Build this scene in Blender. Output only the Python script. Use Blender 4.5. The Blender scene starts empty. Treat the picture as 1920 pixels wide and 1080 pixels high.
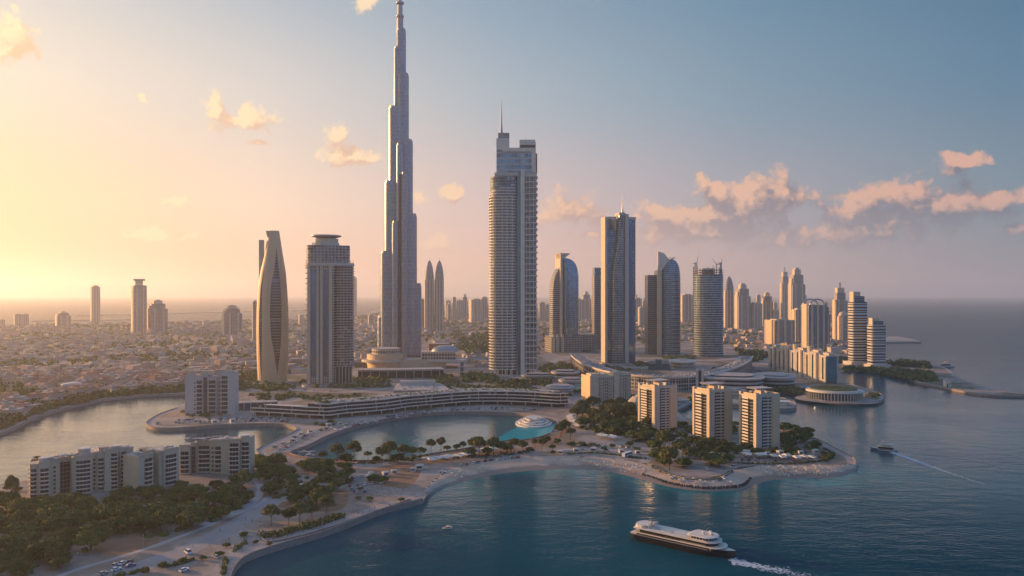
import bpy, bmesh, math, random
import numpy as np
from mathutils import Vector, Matrix
from mathutils.geometry import tessellate_polygon
random.seed(7); rng = np.random.default_rng(7)
sc = bpy.context.scene
COL = sc.collection
R = math.radians
# ---------------------------------------------------------------- camera
F, YH, H = 1500.0, 552.0, 120.0          # focal length (px of a 1920 frame), horizon row, eye height (m)
cd = bpy.data.cameras.new('camera'); cam = bpy.data.objects.new('camera', cd); COL.objects.link(cam)
cd.sensor_width = 36; cd.lens = 36*F/1920; cd.shift_y = 12/1920
cam.location = (0, 0, H); cam.rotation_euler = (R(90), 0, 0)
cd.clip_start = 1; cd.clip_end = 200000
sc.camera = cam
# ---------------------------------------------------------------- light and exposure
SUN_AZ, SUN_EL = -67.0, 9.0               # degrees left of the view axis, above the horizon
sd = Vector((math.sin(R(SUN_AZ))*math.cos(R(SUN_EL)), math.cos(R(SUN_AZ))*math.cos(R(SUN_EL)), math.sin(R(SUN_EL))))
sl = bpy.data.lights.new('sun', 'SUN'); so = bpy.data.objects.new('sun', sl); COL.objects.link(so)
sl.energy = 5.0; sl.angle = R(0.6); sl.color = (1.0, 0.52, 0.21)
so.rotation_euler = sd.to_track_quat('Z', 'Y').to_euler()
sc.view_settings.view_transform = 'Standard'; sc.view_settings.look = 'None'
sc.view_settings.exposure = 0.70; sc.view_settings.gamma = 1.0
sc.cycles.use_denoising = True
sc.cycles.max_bounces = 5; sc.cycles.volume_bounces = 2; sc.cycles.diffuse_bounces = 3
sc.cycles.glossy_bounces = 3; sc.cycles.transmission_bounces = 2
sc.cycles.sample_clamp_indirect = 2
sc.render.engine = 'CYCLES'
# ---------------------------------------------------------------- sky
W = bpy.data.worlds.new('World'); sc.world = W; W.use_nodes = True
nt = W.node_tree; nt.nodes.clear()
class N:                                   # short node-building helper
    def __init__(s, nt): s.nt = nt
    def new(s, t, **k):
        n = s.nt.nodes.new(t)
        for a, b in k.items(): setattr(n, a, b)
        return n
    def put(s, sock, v):
        if hasattr(v, 'is_output'): s.nt.links.new(v, sock)
        elif v is not None:
            if sock.type == 'RGBA' and len(v) == 3: v = (*v, 1)
            sock.default_value = v
    def m(s, op, a, b=None, c=None, clamp=False):
        n = s.new('ShaderNodeMath', operation=op, use_clamp=clamp)
        for i, v in enumerate((a, b, c)):
            if v is not None: s.put(n.inputs[i], v)
        return n.outputs[0]
    def vm(s, op, a, b=None, out=0):
        n = s.new('ShaderNodeVectorMath', operation=op)
        s.put(n.inputs[0], a)
        if b is not None: s.put(n.inputs[3 if op == 'SCALE' else 1], b)
        return n.outputs[out]
    def mix(s, f, a, b, mode='MIX'):
        n = s.new('ShaderNodeMix', data_type='RGBA', blend_type=mode)
        s.put(n.inputs[0], f); s.put(n.inputs[6], a); s.put(n.inputs[7], b)
        return n.outputs[2]
    def ss(s, v, lo, hi, a=0.0, b=1.0):
        n = s.new('ShaderNodeMapRange', interpolation_type='SMOOTHSTEP')
        s.put(n.inputs[0], v)
        for i, x in zip((1, 2, 3, 4), (lo, hi, a, b)): s.put(n.inputs[i], x)
        return n.outputs[0]
    def lin(s, v, lo, hi, a=0.0, b=1.0):
        n = s.new('ShaderNodeMapRange'); s.put(n.inputs[0], v)
        for i, x in zip((1, 2, 3, 4), (lo, hi, a, b)): s.put(n.inputs[i], x)
        return n.outputs[0]
    def noise(s, vec, scale, detail=3, rough=0.5, out=0, dim='3D'):
        n = s.new('ShaderNodeTexNoise', noise_dimensions=dim)
        if vec is not None: s.put(n.inputs['Vector'], vec)
        n.inputs['Scale'].default_value = scale; n.inputs['Detail'].default_value = detail
        n.inputs['Roughness'].default_value = rough
        return n.outputs[out]
    def xyz(s, v):
        n = s.new('ShaderNodeSeparateXYZ'); s.put(n.inputs[0], v); return n.outputs
    def com(s, x, y, z=0.0):
        n = s.new('ShaderNodeCombineXYZ')
        for i, v in enumerate((x, y, z)): s.put(n.inputs[i], v)
        return n.outputs[0]
    def ramp(s, v, stops):
        n = s.new('ShaderNodeValToRGB'); s.put(n.inputs[0], v)
        e = n.color_ramp.elements
        while len(e) < len(stops): e.new(0.5)
        for x, (p, c) in zip(e, stops): x.position = p; x.color = (*c, 1)
        return n.outputs[0]
w = N(nt)
d = w.vm('NORMALIZE', w.new('ShaderNodeTexCoord').outputs['Generated'])
dx, dy, dz = w.xyz(d)
az = w.m('ARCTAN2', dx, dy); el = w.m('ARCSINE', dz)
sky = w.new('ShaderNodeTexSky', sky_type='NISHITA'); sky.sun_disc = False
sky.sun_elevation = R(SUN_EL); sky.sun_rotation = R(SUN_AZ)
sky.air_density = 1.0; sky.dust_density = 1.6; sky.ozone_density = 2.0; sky.altitude = 100
SKY_STRENGTH = 0.15
def srgb(r, g, b):
    f = lambda c: c/12.92 if c <= .04045 else ((c+.055)/1.055)**2.4
    return tuple(f(c/255) for c in (r, g, b))
sx, sy_ = math.sin(R(SUN_AZ)), math.cos(R(SUN_AZ))
hl = w.m('SQRT', w.m('ADD', w.m('MULTIPLY', dx, dx), w.m('ADD', w.m('MULTIPLY', dy, dy), 1e-6)))
cosd = w.m('DIVIDE', w.m('ADD', w.m('MULTIPLY', dx, sx), w.m('MULTIPLY', dy, sy_)), hl)
tt = w.m('DIVIDE', w.m('ARCCOSINE', w.m('MAXIMUM', w.m('MINIMUM', cosd, 0.9999), -0.9999)), math.pi)   # 0 towards the sun, 1 away
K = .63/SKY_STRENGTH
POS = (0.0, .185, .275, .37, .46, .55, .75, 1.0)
def row(cols):  # last two stops, out of frame, are brightened and blued to add fill
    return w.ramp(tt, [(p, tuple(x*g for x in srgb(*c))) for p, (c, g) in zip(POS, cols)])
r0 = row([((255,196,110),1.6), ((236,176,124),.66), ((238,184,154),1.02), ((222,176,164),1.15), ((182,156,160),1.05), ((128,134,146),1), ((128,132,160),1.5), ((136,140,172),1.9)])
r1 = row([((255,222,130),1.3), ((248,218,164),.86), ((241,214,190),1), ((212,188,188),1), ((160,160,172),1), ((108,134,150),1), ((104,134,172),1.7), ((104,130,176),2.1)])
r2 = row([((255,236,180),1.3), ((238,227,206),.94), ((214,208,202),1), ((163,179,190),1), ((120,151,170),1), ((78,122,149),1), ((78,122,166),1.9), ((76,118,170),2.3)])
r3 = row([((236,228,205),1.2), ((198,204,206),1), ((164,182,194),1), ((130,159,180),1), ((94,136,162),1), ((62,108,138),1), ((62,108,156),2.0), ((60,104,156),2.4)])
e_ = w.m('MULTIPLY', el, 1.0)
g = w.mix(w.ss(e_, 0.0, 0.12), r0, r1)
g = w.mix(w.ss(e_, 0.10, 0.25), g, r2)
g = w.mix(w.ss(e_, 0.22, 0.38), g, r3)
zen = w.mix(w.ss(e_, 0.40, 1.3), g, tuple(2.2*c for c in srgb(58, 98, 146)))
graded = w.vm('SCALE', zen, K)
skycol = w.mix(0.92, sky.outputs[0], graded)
# ---- clouds of the sky: soft cumulus, sunlit tops and shaded undersides painted into their colour
def cl(px, py, rx, ry):
    return (math.atan((px-960)/F), math.atan((YH-py)/F)*math.cos(math.atan((px-960)/F)), rx/F, ry/F)
CLOUDS = [cl(*c) for c in ((22,62,40,36),(8,80,30,25),(686,6,26,22),(402,205,20,38),(425,222,26,20),(474,222,46,25),(486,268,30,9),(628,262,24,34),(640,285,40,22),(668,293,52,15),
    (265,183,7,7),(330,380,30,9),(278,437,48,10),(350,440,30,6),(845,362,24,17),(789,370,14,13),(820,455,34,18),(1062,388,60,38),(1085,402,52,28),(1030,405,40,34),
    (1342,366,60,34),(1440,350,38,36),(1410,378,110,46),(1350,402,150,36),(1458,392,48,28),(1660,362,80,34),(1602,398,70,24),(1710,356,50,34),(1740,385,150,38),(1840,374,110,28),
    (1810,302,42,20),(1778,322,28,24),(1330,432,240,36),(1560,434,220,32),(1105,438,24,11),(1910,425,26,14),(1250,405,70,28))]
def cloud_field(a, e, fine=True):
    v0 = w.com(a, e, 0.0); v = w.vm('ADD', v0, w.vm('SCALE', w.vm('SUBTRACT', w.noise(v0, 38, 4, 0.62, 1), (.5, .5, .5)), 0.030))
    best = None
    for ca, ce, rx, ry in CLOUDS:
        q = w.vm('DIVIDE', w.vm('SUBTRACT', v, (ca, ce, 0)), (rx, ry, 1))
        x = w.m('SUBTRACT', 1.0, w.vm('LENGTH', q, out=1))
        best = x if best is None else w.m('SMOOTH_MAX', best, x, 0.35)
    lo = w.noise(v, 20, 2.5, 0.55)
    def puff(sc_):
        n = w.new('ShaderNodeTexVoronoi', feature='SMOOTH_F1'); w.put(n.inputs['Vector'], v); n.inputs['Scale'].default_value = sc_
        n.inputs['Smoothness'].default_value = 0.35; n.inputs['Randomness'].default_value = 1.0
        return w.m('SUBTRACT', 0.45, n.outputs['Distance'])
    soft = w.m('ADD', w.m('ADD', best, 0.08), w.m('ADD', w.m('MULTIPLY', w.m('SUBTRACT', lo, 0.5), 1.1), w.m('ADD', w.m('MULTIPLY', puff(44), 0.9), w.m('MULTIPLY', puff(105), 0.5))))
    if not fine: return soft
    n1 = w.noise(v, 30, 7, 0.64); n2 = w.noise(v, 95, 5, 0.7)
    f = w.m('ADD', soft, w.m('ADD', w.m('MULTIPLY', w.m('SUBTRACT', n1, 0.5), 0.9), w.m('MULTIPLY', w.m('SUBTRACT', n2, 0.5), 0.8)))
    return f, soft, n1
front = w.m('GREATER_THAN', dy, 0.3)
f0, s0, cn = cloud_field(az, el)
s1 = cloud_field(w.m('SUBTRACT', az, 0.010), w.m('ADD', el, 0.017), False)
dens = w.m('MULTIPLY', w.ss(f0, -0.05, 0.62), front)
lit = w.ss(w.m('ADD', w.m('SUBTRACT', s0, s1), w.m('MULTIPLY', w.m('SUBTRACT', cn, 0.5), 0.9)), -0.15, 0.80)
side = w.lin(az, -0.55, 0.5)
c_lit = w.ramp(side, [(0, srgb(255,238,190)), (.35, srgb(255,226,186)), (.6, srgb(248,198,160)), (1, srgb(232,178,152))])
c_dark = w.ramp(side, [(0, srgb(236,200,160)), (.35, srgb(222,180,156)), (.6, srgb(182,152,148)), (.8, srgb(128,124,136)), (1, srgb(104,112,128))])
ccol = w.vm('SCALE', w.mix(lit, c_dark, c_lit), K)
dens = w.m('MULTIPLY', dens, w.ss(el, 0.02, 0.12, 0.35, 0.93))
skycol = w.mix(dens, skycol, ccol)
out = w.new('ShaderNodeOutputWorld'); bg = w.new('ShaderNodeBackground')
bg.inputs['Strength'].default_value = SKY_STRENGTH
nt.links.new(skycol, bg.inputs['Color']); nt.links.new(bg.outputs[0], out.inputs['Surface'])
# ================================================================ helpers
GZ = 2.6                                    # land level above the water
def G(px, py, z=GZ):                        # the point of level z that the photo shows at (px, py)
    D = F*(H-z)/(py-YH)
    return Vector(((px-960)*D/F, D, z))
def smooth(pts, n=6, closed=False):         # Catmull-Rom through 2D points
    P = [np.array(p[:2], float) for p in pts]; m = len(P); out = []
    for i in range(m if closed else m-1):
        p0, p1, p2, p3 = (P[(i-1) % m], P[i], P[(i+1) % m], P[(i+2) % m]) if closed else (P[max(i-1, 0)], P[i], P[i+1], P[min(i+2, m-1)])
        for k in range(n):
            t = k/n
            out.append(tuple(.5*((2*p1)+(p2-p0)*t+(2*p0-5*p1+4*p2-p3)*t*t+(3*p1-p0-3*p2+p3)*t**3)))
    if not closed: out.append(tuple(P[-1]))
    return out
def gpath(pts, n=6, closed=False, z=GZ):    # smoothed ground path through photo points
    return [tuple(G(x, y, z)[:2]) for x, y in smooth(pts, n, closed)]
def offset(path, d, closed=False):          # shift to the left of travel by d metres
    P = np.array(path, float); m = len(P); out = []
    for i in range(m):
        a = P[(i-1) % m] if closed or i > 0 else P[i]
        b = P[(i+1) % m] if closed or i < m-1 else P[i]
        t = b-a; L = math.hypot(*t) or 1
        out.append((P[i][0]-t[1]/L*d, P[i][1]+t[0]/L*d))
    return out
def resample(path, step):
    P = np.array(path, float); seg = np.hypot(*(P[1:]-P[:-1]).T); c = np.concatenate([[0], np.cumsum(seg)])
    k = max(2, int(round(c[-1]/step))+1); s = np.linspace(0, c[-1], k)
    return [(float(np.interp(x, c, P[:, 0])), float(np.interp(x, c, P[:, 1]))) for x in s]
def inside(poly, X, Y):
    r = np.zeros(len(X), bool); n = len(poly); j = n-1
    for i in range(n):
        xi, yi = poly[i]; xj, yj = poly[j]
        c = ((yi > Y) != (yj > Y)) & (X < (xj-xi)*(Y-yi)/((yj-yi) or 1e-9)+xi)
        r ^= c; j = i
    return r
def scatter(poly_px, n, mind=0.0, seed=1):  # random ground points inside a photo-traced patch
    poly = [tuple(G(x, y)[:2]) for x, y in poly_px]; A = np.array(poly); g = np.random.default_rng(seed)
    pts = []; lo, hi = A.min(0), A.max(0); tries = 0
    while len(pts) < n and tries < 60:
        tries += 1
        Q = g.uniform(lo, hi, (max(64, n), 2)); Q = Q[inside(poly, Q[:, 0], Q[:, 1])]
        for q in Q:
            if len(pts) >= n: break
            if mind and any((q[0]-p[0])**2+(q[1]-p[1])**2 < mind*mind for p in pts): continue
            pts.append((float(q[0]), float(q[1])))
    return pts
class MB:                                   # collects faces, links them as ONE mesh object
    def __init__(s): s.v = []; s.f = []; s.mi = []; s.uv = []
    def face(s, pts, mi=0, uv=None):
        b = len(s.v); s.v += [tuple(p) for p in pts]; s.f.append(tuple(range(b, b+len(pts)))); s.mi.append(mi)
        s.uv += list(uv) if uv else [(p[0], p[1]) for p in pts]
        return s
    def wall(s, a, b, z0, z1, mi=0, u0=0.0, a2=None, b2=None):
        a2 = a2 or a; b2 = b2 or b; L = math.hypot(b[0]-a[0], b[1]-a[1])
        s.face([(*a[:2], z0), (*b[:2], z0), (*b2[:2], z1), (*a2[:2], z1)], mi, [(u0, z0), (u0+L, z0), (u0+L, z1), (u0, z1)])
        return u0+L
    def prism(s, poly, z0, z1, mi=0, cap=None, top=None, bottom=False):
        t = top or poly; n = len(poly); u = 0
        for i in range(n): u = s.wall(poly[i], poly[(i+1) % n], z0, z1, mi, u, t[i], t[(i+1) % n])
        c = mi if cap is None else cap
        s.face([(x, y, z1) for x, y in t], c)
        if bottom: s.face([(x, y, z0) for x, y in reversed(poly)], c)
        return s
    def box(s, x0, y0, z0, x1, y1, z1, mi=0, cap=None, bottom=True):
        return s.prism([(x0, y0), (x1, y0), (x1, y1), (x0, y1)], z0, z1, mi, cap, bottom=bottom)
    def loft(s, secs, mi=0, cap=None):      # secs: [(z, poly)], equal counts
        for (z0, p), (z1, q) in zip(secs, secs[1:]):
            u = 0
            for i in range(len(p)): j = (i+1) % len(p); u = s.wall(p[i], p[j], z0, z1, mi, u, q[i], q[j])
        z, p = secs[-1]; s.face([(x, y, z) for x, y in p], mi if cap is None else cap)
        return s
    def band(s, path, path2, z, mi=0):      # horizontal strip between two paths (path2 to the left of travel)
        for i in range(len(path)-1):
            s.face([(*path[i], z), (*path[i+1], z), (*path2[i+1], z), (*path2[i], z)], mi)
        return s
    def curtain(s, path, z0, z1, mi=0):     # vertical sheet, facing right of travel
        u = 0
        for a, b in zip(path, path[1:]): u = s.wall(a, b, z0, z1, mi, u)
        return s
    def slab(s, path, path2, z0, z1, mi=0): # closed solid between two paths
        s.band(path, path2, z1, mi); s.curtain(path, z0, z1, mi); s.curtain(path2[::-1], z0, z1, mi)
        s.band(path2[::-1], path[::-1], z0, mi)
        s.wall(path2[0], path[0], z0, z1, mi); s.wall(path[-1], path2[-1], z0, z1, mi)
        return s
    def bar(s, p, q, r0, r1=None, n=6, mi=0):
        p, q = Vector(p), Vector(q); r1 = r0 if r1 is None else r1
        t = (q-p).normalized(); a = t.orthogonal().normalized(); b = t.cross(a)
        c0 = [p+(a*math.cos(2*math.pi*i/n)+b*math.sin(2*math.pi*i/n))*r0 for i in range(n)]
        c1 = [q+(a*math.cos(2*math.pi*i/n)+b*math.sin(2*math.pi*i/n))*r1 for i in range(n)]
        for i in range(n): j = (i+1) % n; s.face([c0[i], c0[j], c1[j], c1[i]], mi)
        if r1 > 1e-4: s.face(c1, mi)
        s.face(c0[::-1], mi); return s
    def build(s, name, mats, parent=None, loc=(0, 0, 0), merge=False, shade=False, rotz=0):
        me = bpy.data.meshes.new(name); me.from_pydata(s.v, [], s.f)
        for m in (mats if isinstance(mats, (list, tuple)) else [mats]): me.materials.append(m)
        me.polygons.foreach_set('material_index', s.mi)
        me.uv_layers.new(name='UVMap').data.foreach_set('uv', np.array(s.uv, np.float32).ravel())
        if merge:
            bm = bmesh.new(); bm.from_mesh(me); bmesh.ops.remove_doubles(bm, verts=bm.verts, dist=1e-3); bm.to_mesh(me); bm.free()
        if shade: me.polygons.foreach_set('use_smooth', [True]*len(me.polygons))
        o = bpy.data.objects.new(name, me); COL.objects.link(o); o.location = loc; o.rotation_euler.z = rotz
        if parent: o.parent = parent
        return o
def tag(o, label=None, cat=None, group=None, kind=None):
    for k, v in (('label', label), ('category', cat), ('group', group), ('kind', kind)):
        if v: o[k] = v
    return o
def thing(name, label, cat, loc=(0, 0, 0), rotz=0, group=None):
    o = bpy.data.objects.new(name, None); COL.objects.link(o); o.location = loc; o.rotation_euler.z = rotz
    return tag(o, label, cat, group)
def inst(src, parent, loc=(0, 0, 0), rotz=None, scale=None):   # a further copy of a part
    o = src.copy(); COL.objects.link(o); o.parent = parent; o.location = loc
    if rotz is not None: o.rotation_euler.z = rotz
    if scale is not None: o.scale = scale
    return o
def dup(root, loc, rotz=0, scale=1, label=None, group=None):
    r = root.copy(); COL.objects.link(r); r.location = loc; r.rotation_euler.z = rotz
    r.scale = scale if hasattr(scale, '__len__') else (scale,)*3
    if label: r['label'] = label
    if group: r['group'] = group
    for ch in list(root.children):
        c = ch.copy(); COL.objects.link(c); c.parent = r
    return r
def ell(cx, cy, rx, ry, n=32, a0=0.0): return [(cx+rx*math.cos(a0+2*math.pi*i/n), cy+ry*math.sin(a0+2*math.pi*i/n)) for i in range(n)]
def sec(xl, xr, yf, yb, p=4, n=36):         # rounded (super-elliptic) plan
    cx, cy, rx, ry = (xl+xr)/2, (yf+yb)/2, abs(xr-xl)/2, abs(yb-yf)/2; o = []
    for i in range(n):
        a = 2*math.pi*(i+.5)/n; c, s_ = math.cos(a), math.sin(a)
        o.append((cx+rx*math.copysign(abs(c)**(2/p), c), cy+ry*math.copysign(abs(s_)**(2/p), s_)))
    return o
def site(px, py):                           # base point, metres per photo pixel there, heading towards the viewer's side
    p = G(px, py); return p, p.y/F, -math.atan2(p.x, p.y)
# ================================================================ materials
MATS = {}
def mat(name, col, rough=.6, metal=0.0, var=.12, scale=.2, spec=None, bump=0.0):
    if name in MATS: return MATS[name]
    m = bpy.data.materials.new(name); m.use_nodes = True; t = N(m.node_tree); b = m.node_tree.nodes['Principled BSDF']
    tc = t.new('ShaderNodeTexCoord').outputs['Object']
    n = t.noise(tc, scale, 4, .6)
    oi = t.new('ShaderNodeObjectInfo').outputs['Random']
    k = t.m('ADD', t.lin(n, .25, .75, 1-var, 1+var), t.lin(oi, 0, 1, -var*.4, var*.4))
    t.put(b.inputs['Base Color'], t.vm('SCALE', (*col,), k))
    b.inputs['Roughness'].default_value = rough; b.inputs['Metallic'].default_value = metal
    if spec is not None: b.inputs['Specular IOR Level'].default_value = spec
    MATS[name] = m; return m
def facade(name, wall, glass, fh=4.0, bw=3.5, wv=.3, wh=.2, rough=.09, metal=.55, var=.5, wrough=.6, tilt=.012, vlines=None):
    """walls with storeys fh high and panes bw wide: wv / wh are the shares of slab and of mullion"""
    if name in MATS: return MATS[name]
    m = bpy.data.materials.new(name); m.use_nodes = True; t = N(m.node_tree); b = m.node_tree.nodes['Principled BSDF']
    uv = t.new('ShaderNodeUVMap').outputs[0]; u, v, _ = t.xyz(uv)
    uu = t.m('DIVIDE', u, bw); vv = t.m('DIVIDE', v, fh)
    fu, fv = t.m('FRACT', uu), t.m('FRACT', vv)
    cell = t.com(t.m('FLOOR', uu), t.m('FLOOR', vv))
    wn = t.new('ShaderNodeTexWhiteNoise', noise_dimensions='2D'); t.put(wn.inputs['Vector'], cell)
    mask = t.m('MULTIPLY', t.m('GREATER_THAN', fu, wh), t.m('GREATER_THAN', fv, wv))
    ob = t.new('ShaderNodeTexCoord').outputs['Object']
    dirt = t.lin(t.noise(ob, .07, 4, .65), .3, .7, .82, 1.12)
    gcol = t.vm('SCALE', (*glass,), t.lin(wn.outputs[0], 0, 1, 1-var, 1+var))
    lit = t.m('GREATER_THAN', wn.outputs[0], .965)      # a few drawn pale blinds
    gcol = t.mix(t.m('MULTIPLY', lit, .6), gcol, (.42, .38, .33))
    wcol = t.vm('SCALE', (*wall,), dirt)
    t.put(b.inputs['Base Color'], t.mix(mask, wcol, gcol))
    t.put(b.inputs['Metallic'], t.m('MULTIPLY', mask, metal))
    t.put(b.inputs['Roughness'], t.m('ADD', t.m('MULTIPLY', mask, rough-wrough), wrough))
    geo = t.new('ShaderNodeNewGeometry').outputs['Normal']
    off = t.vm('SCALE', t.vm('SUBTRACT', wn.outputs['Color'], (.5, .5, .5)), t.m('MULTIPLY', mask, tilt*2))
    t.put(b.inputs['Normal'], t.vm('NORMALIZE', t.vm('ADD', geo, off)))
    MATS[name] = m; return m
M_conc = mat('pale_concrete', (.46, .42, .38), .7)
M_white = mat('white_render', (.62, .56, .48), .6, var=.1)
M_cream = mat('cream_render', (.52, .43, .31), .65)
M_tan = mat('tan_stone', (.60, .41, .25), .55, var=.08, scale=.05)
M_grey = mat('grey_metal', (.28, .29, .31), .4, .5)
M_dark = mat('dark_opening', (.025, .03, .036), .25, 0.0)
M_glass = mat('blue_glass', (.10, .17, .25), .08, .55, var=.4, scale=.3)
M_teal = mat('teal_glass', (.07, .18, .22), .08, .5, var=.4, scale=.3)
M_roof = mat('flat_roof', (.34, .30, .27), .85, var=.25, scale=.4)
M_roofp = mat('pale_roof', (.38, .335, .30), .8, var=.16, scale=.15)
M_pave = mat('pink_paving', (.34, .28, .25), .85, var=.2, scale=.25)
M_quay = mat('quay_stone', (.23, .195, .17), .85, var=.25, scale=.35)
M_road = mat('asphalt', (.20, .18, .17), .85, var=.15, scale=.3)
M_pane = mat('dark_window_glass', (.022, .030, .038), .12, 0.0, var=.5, scale=.6)
M_rock = mat('dark_rock', (.05, .048, .045), .9, var=.5, scale=1.0)
M_soil = mat('red_soil', (.24, .13, .075), .95, var=.3, scale=.2)
M_rust = mat('red_brick', (.30, .13, .07), .8)
def foliage(name, c0, c1):
    m = bpy.data.materials.new(name); m.use_nodes = True; t = N(m.node_tree); b = m.node_tree.nodes['Principled BSDF']
    tc = t.new('ShaderNodeTexCoord').outputs['Object']; oi = t.new('ShaderNodeObjectInfo').outputs['Random']
    n = t.noise(tc, .35, 3, .6); n2 = t.noise(tc, 2.2, 2, .6)
    f = t.m('ADD', t.m('ADD', t.lin(n, .3, .7, -.1, .6), t.lin(oi, 0, 1, -.15, .35)), t.lin(n2, .3, .7, -.1, .3), clamp=True)
    t.put(b.inputs['Base Color'], t.mix(f, c0, c1)); b.inputs['Roughness'].default_value = .7
    b.inputs['Specular IOR Level'].default_value = .2
    MATS[name] = m; return m
M_leaf = foliage('leaves', (.046, .070, .018), (.155, .185, .045))
M_leaf2 = foliage('dry_leaves', (.055, .070, .022), (.17, .165, .052))
M_bark = mat('bark', (.10, .07, .05), .9)
# ================================================================ setting: land, water
SEG = {
'quay': [(380,1400),(420,1180),(430,1100),(436,1075),(448,1055),(470,1040),(530,1020),(600,1000),(660,978),(720,955),(760,945),(793,936)],
'beach': [(793,936),(800,925),(812,908),(830,893),(859,877),(918,866),(1007,857),(1067,856),(1155,862),(1215,869),(1240,882),(1259,890),(1304,899),(1348,898),(1374,886),(1385,876),(1430,874),(1496,874),(1560,874),(1590,872),(1606,870)],
'point': [(1606,870),(1600,858),(1570,842),(1535,825),(1480,808),(1450,800),(1390,795),(1340,792),(1295,788),(1275,775),(1252,766),(1247,757)],
'channel': [(1247,757),(1262,753),(1300,756),(1340,758),(1390,761),(1430,764),(1467,767),(1490,765),(1492,756),(1475,748),(1440,742),(1425,735),(1443,728)],
'promontory': [(1443,728),(1470,733),(1496,739),(1526,748),(1570,756),(1615,756),(1650,752),(1658,744),(1640,733),(1600,722),(1560,716),(1547,708),(1543,698),(1550,687)],
'spit': [(1550,687),(1600,690),(1660,698),(1700,707),(1720,716),(1760,724),(1840,738),(1925,742),(2100,748),(2100,743),(1925,738),(1860,728),(1800,708),(1775,690),(1740,683),(1700,678),(1662,672)],
'coast': [(1662,672),(1658,650),(1630,615),(1600,592),(1575,577),(1540,569),(1300,563),(1000,563.5),(800,566),(720,577),(650,592),(480,596),(420,598),(320,600),(200,603),(60,607),(-300,610),(-1500,612)],
'left': [(-1500,612),(-1800,640),(-1500,800),(-700,900),(-300,870),(-120,842),(0,812),(60,785),(120,765),(200,748),(280,740),(340,738),(400,735),(432,738)],
'river': [(432,738),(440,745),(420,750),(352,755),(330,765),(300,776),(280,787),(274,795),(290,802),(330,803),(400,798),(480,795),(530,796),(555,803),(550,810),(530,820),(500,833),(480,845),(465,858),(250,887),(55,900),(-20,912),(-200,950),(-500,1100),(-600,1400)]}
PATHS = {k: gpath(v, 6) for k, v in SEG.items()}
LAGOON = gpath([(545,848),(560,842),(585,832),(620,815),(680,796),(740,783),(800,775),(870,772.5),(948,774),(990,778),(1030,786),(1046,792),(1038,802),(1030,813),(990,824),(930,829),(874,841),(815,850),(755,860),(696,864),(622,862),(578,858),(550,853)], 5, True)
OUT = []
for k in SEG: OUT += PATHS[k][:-1]
def ground_mat():
    m = bpy.data.materials.new('ground'); m.use_nodes = True; t = N(m.node_tree); b = m.node_tree.nodes['Principled BSDF']
    p = t.new('ShaderNodeNewGeometry').outputs['Position']
    n1 = t.noise(p, .006, 4, .6); n2 = t.noise(p, .03, 5, .65); n3 = t.noise(p, .25, 4, .7)
    c = t.mix(t.ss(n2, .4, .62), (.25, .20, .165), (.36, .30, .26))
    c = t.mix(t.ss(n1, .46, .60), c, (.24, .17, .125))
    y = t.xyz(p)[1]
    green = t.m('MULTIPLY', t.ss(t.noise(p, .012, 5, .7), .50, .58), t.lin(y, 560, 900, .1, .75))
    c = t.mix(green, c, (.075, .075, .032))
    c = t.vm('SCALE', c, t.lin(n3, .25, .75, .72, 1.2))
    t.put(b.inputs['Base Color'], c); b.inputs['Roughness'].default_value = .9
    return m
M_ground = ground_mat()
land = MB()
tri = tessellate_polygon([[Vector((*p, 0)) for p in OUT], [Vector((*p, 0)) for p in LAGOON]])
allp = OUT+LAGOON
for a, b, c in tri:
    pa, pb, pc = allp[a], allp[b], allp[c]
    if (pb[0]-pa[0])*(pc[1]-pa[1])-(pb[1]-pa[1])*(pc[0]-pa[0]) < 0: pb, pc = pc, pb
    land.face([(*pa, GZ), (*pb, GZ), (*pc, GZ)])
def signed(p): return sum(p[i-1][0]*p[i][1]-p[i][0]*p[i-1][1] for i in range(len(p)))
o_ = OUT if signed(OUT) > 0 else OUT[::-1]; l_ = LAGOON if signed(LAGOON) < 0 else LAGOON[::-1]
land.curtain(o_+o_[:1], -3, GZ, 1); land.curtain(l_+l_[:1], -3, GZ, 1)
tag(land.build('land', [M_ground, M_quay]), kind='structure')
# beach: a sloping sheet from the promenade down under the water line
WPX = [(793,938),(806,929),(820,920),(845,911),(870,903.5),(930,890),(1000,882.5),(1080,880.5),(1130,883),(1180,893),(1215,903),(1260,914),(1320,921),(1380,920),(1410,911),(1450,900),(1500,897.5),(1560,896),(1595,888),(1611,876)]
BI = resample(gpath(SEG['beach'], 6), 4.0); BW = gpath(WPX, 8, z=0)
BW = resample(BW, 4.0)
def at_frac(path, f):
    P = np.array(path); c = np.concatenate([[0], np.cumsum(np.hypot(*(P[1:]-P[:-1]).T))]); x = f*c[-1]
    return np.array([np.interp(x, c, P[:, 0]), np.interp(x, c, P[:, 1])])
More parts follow.
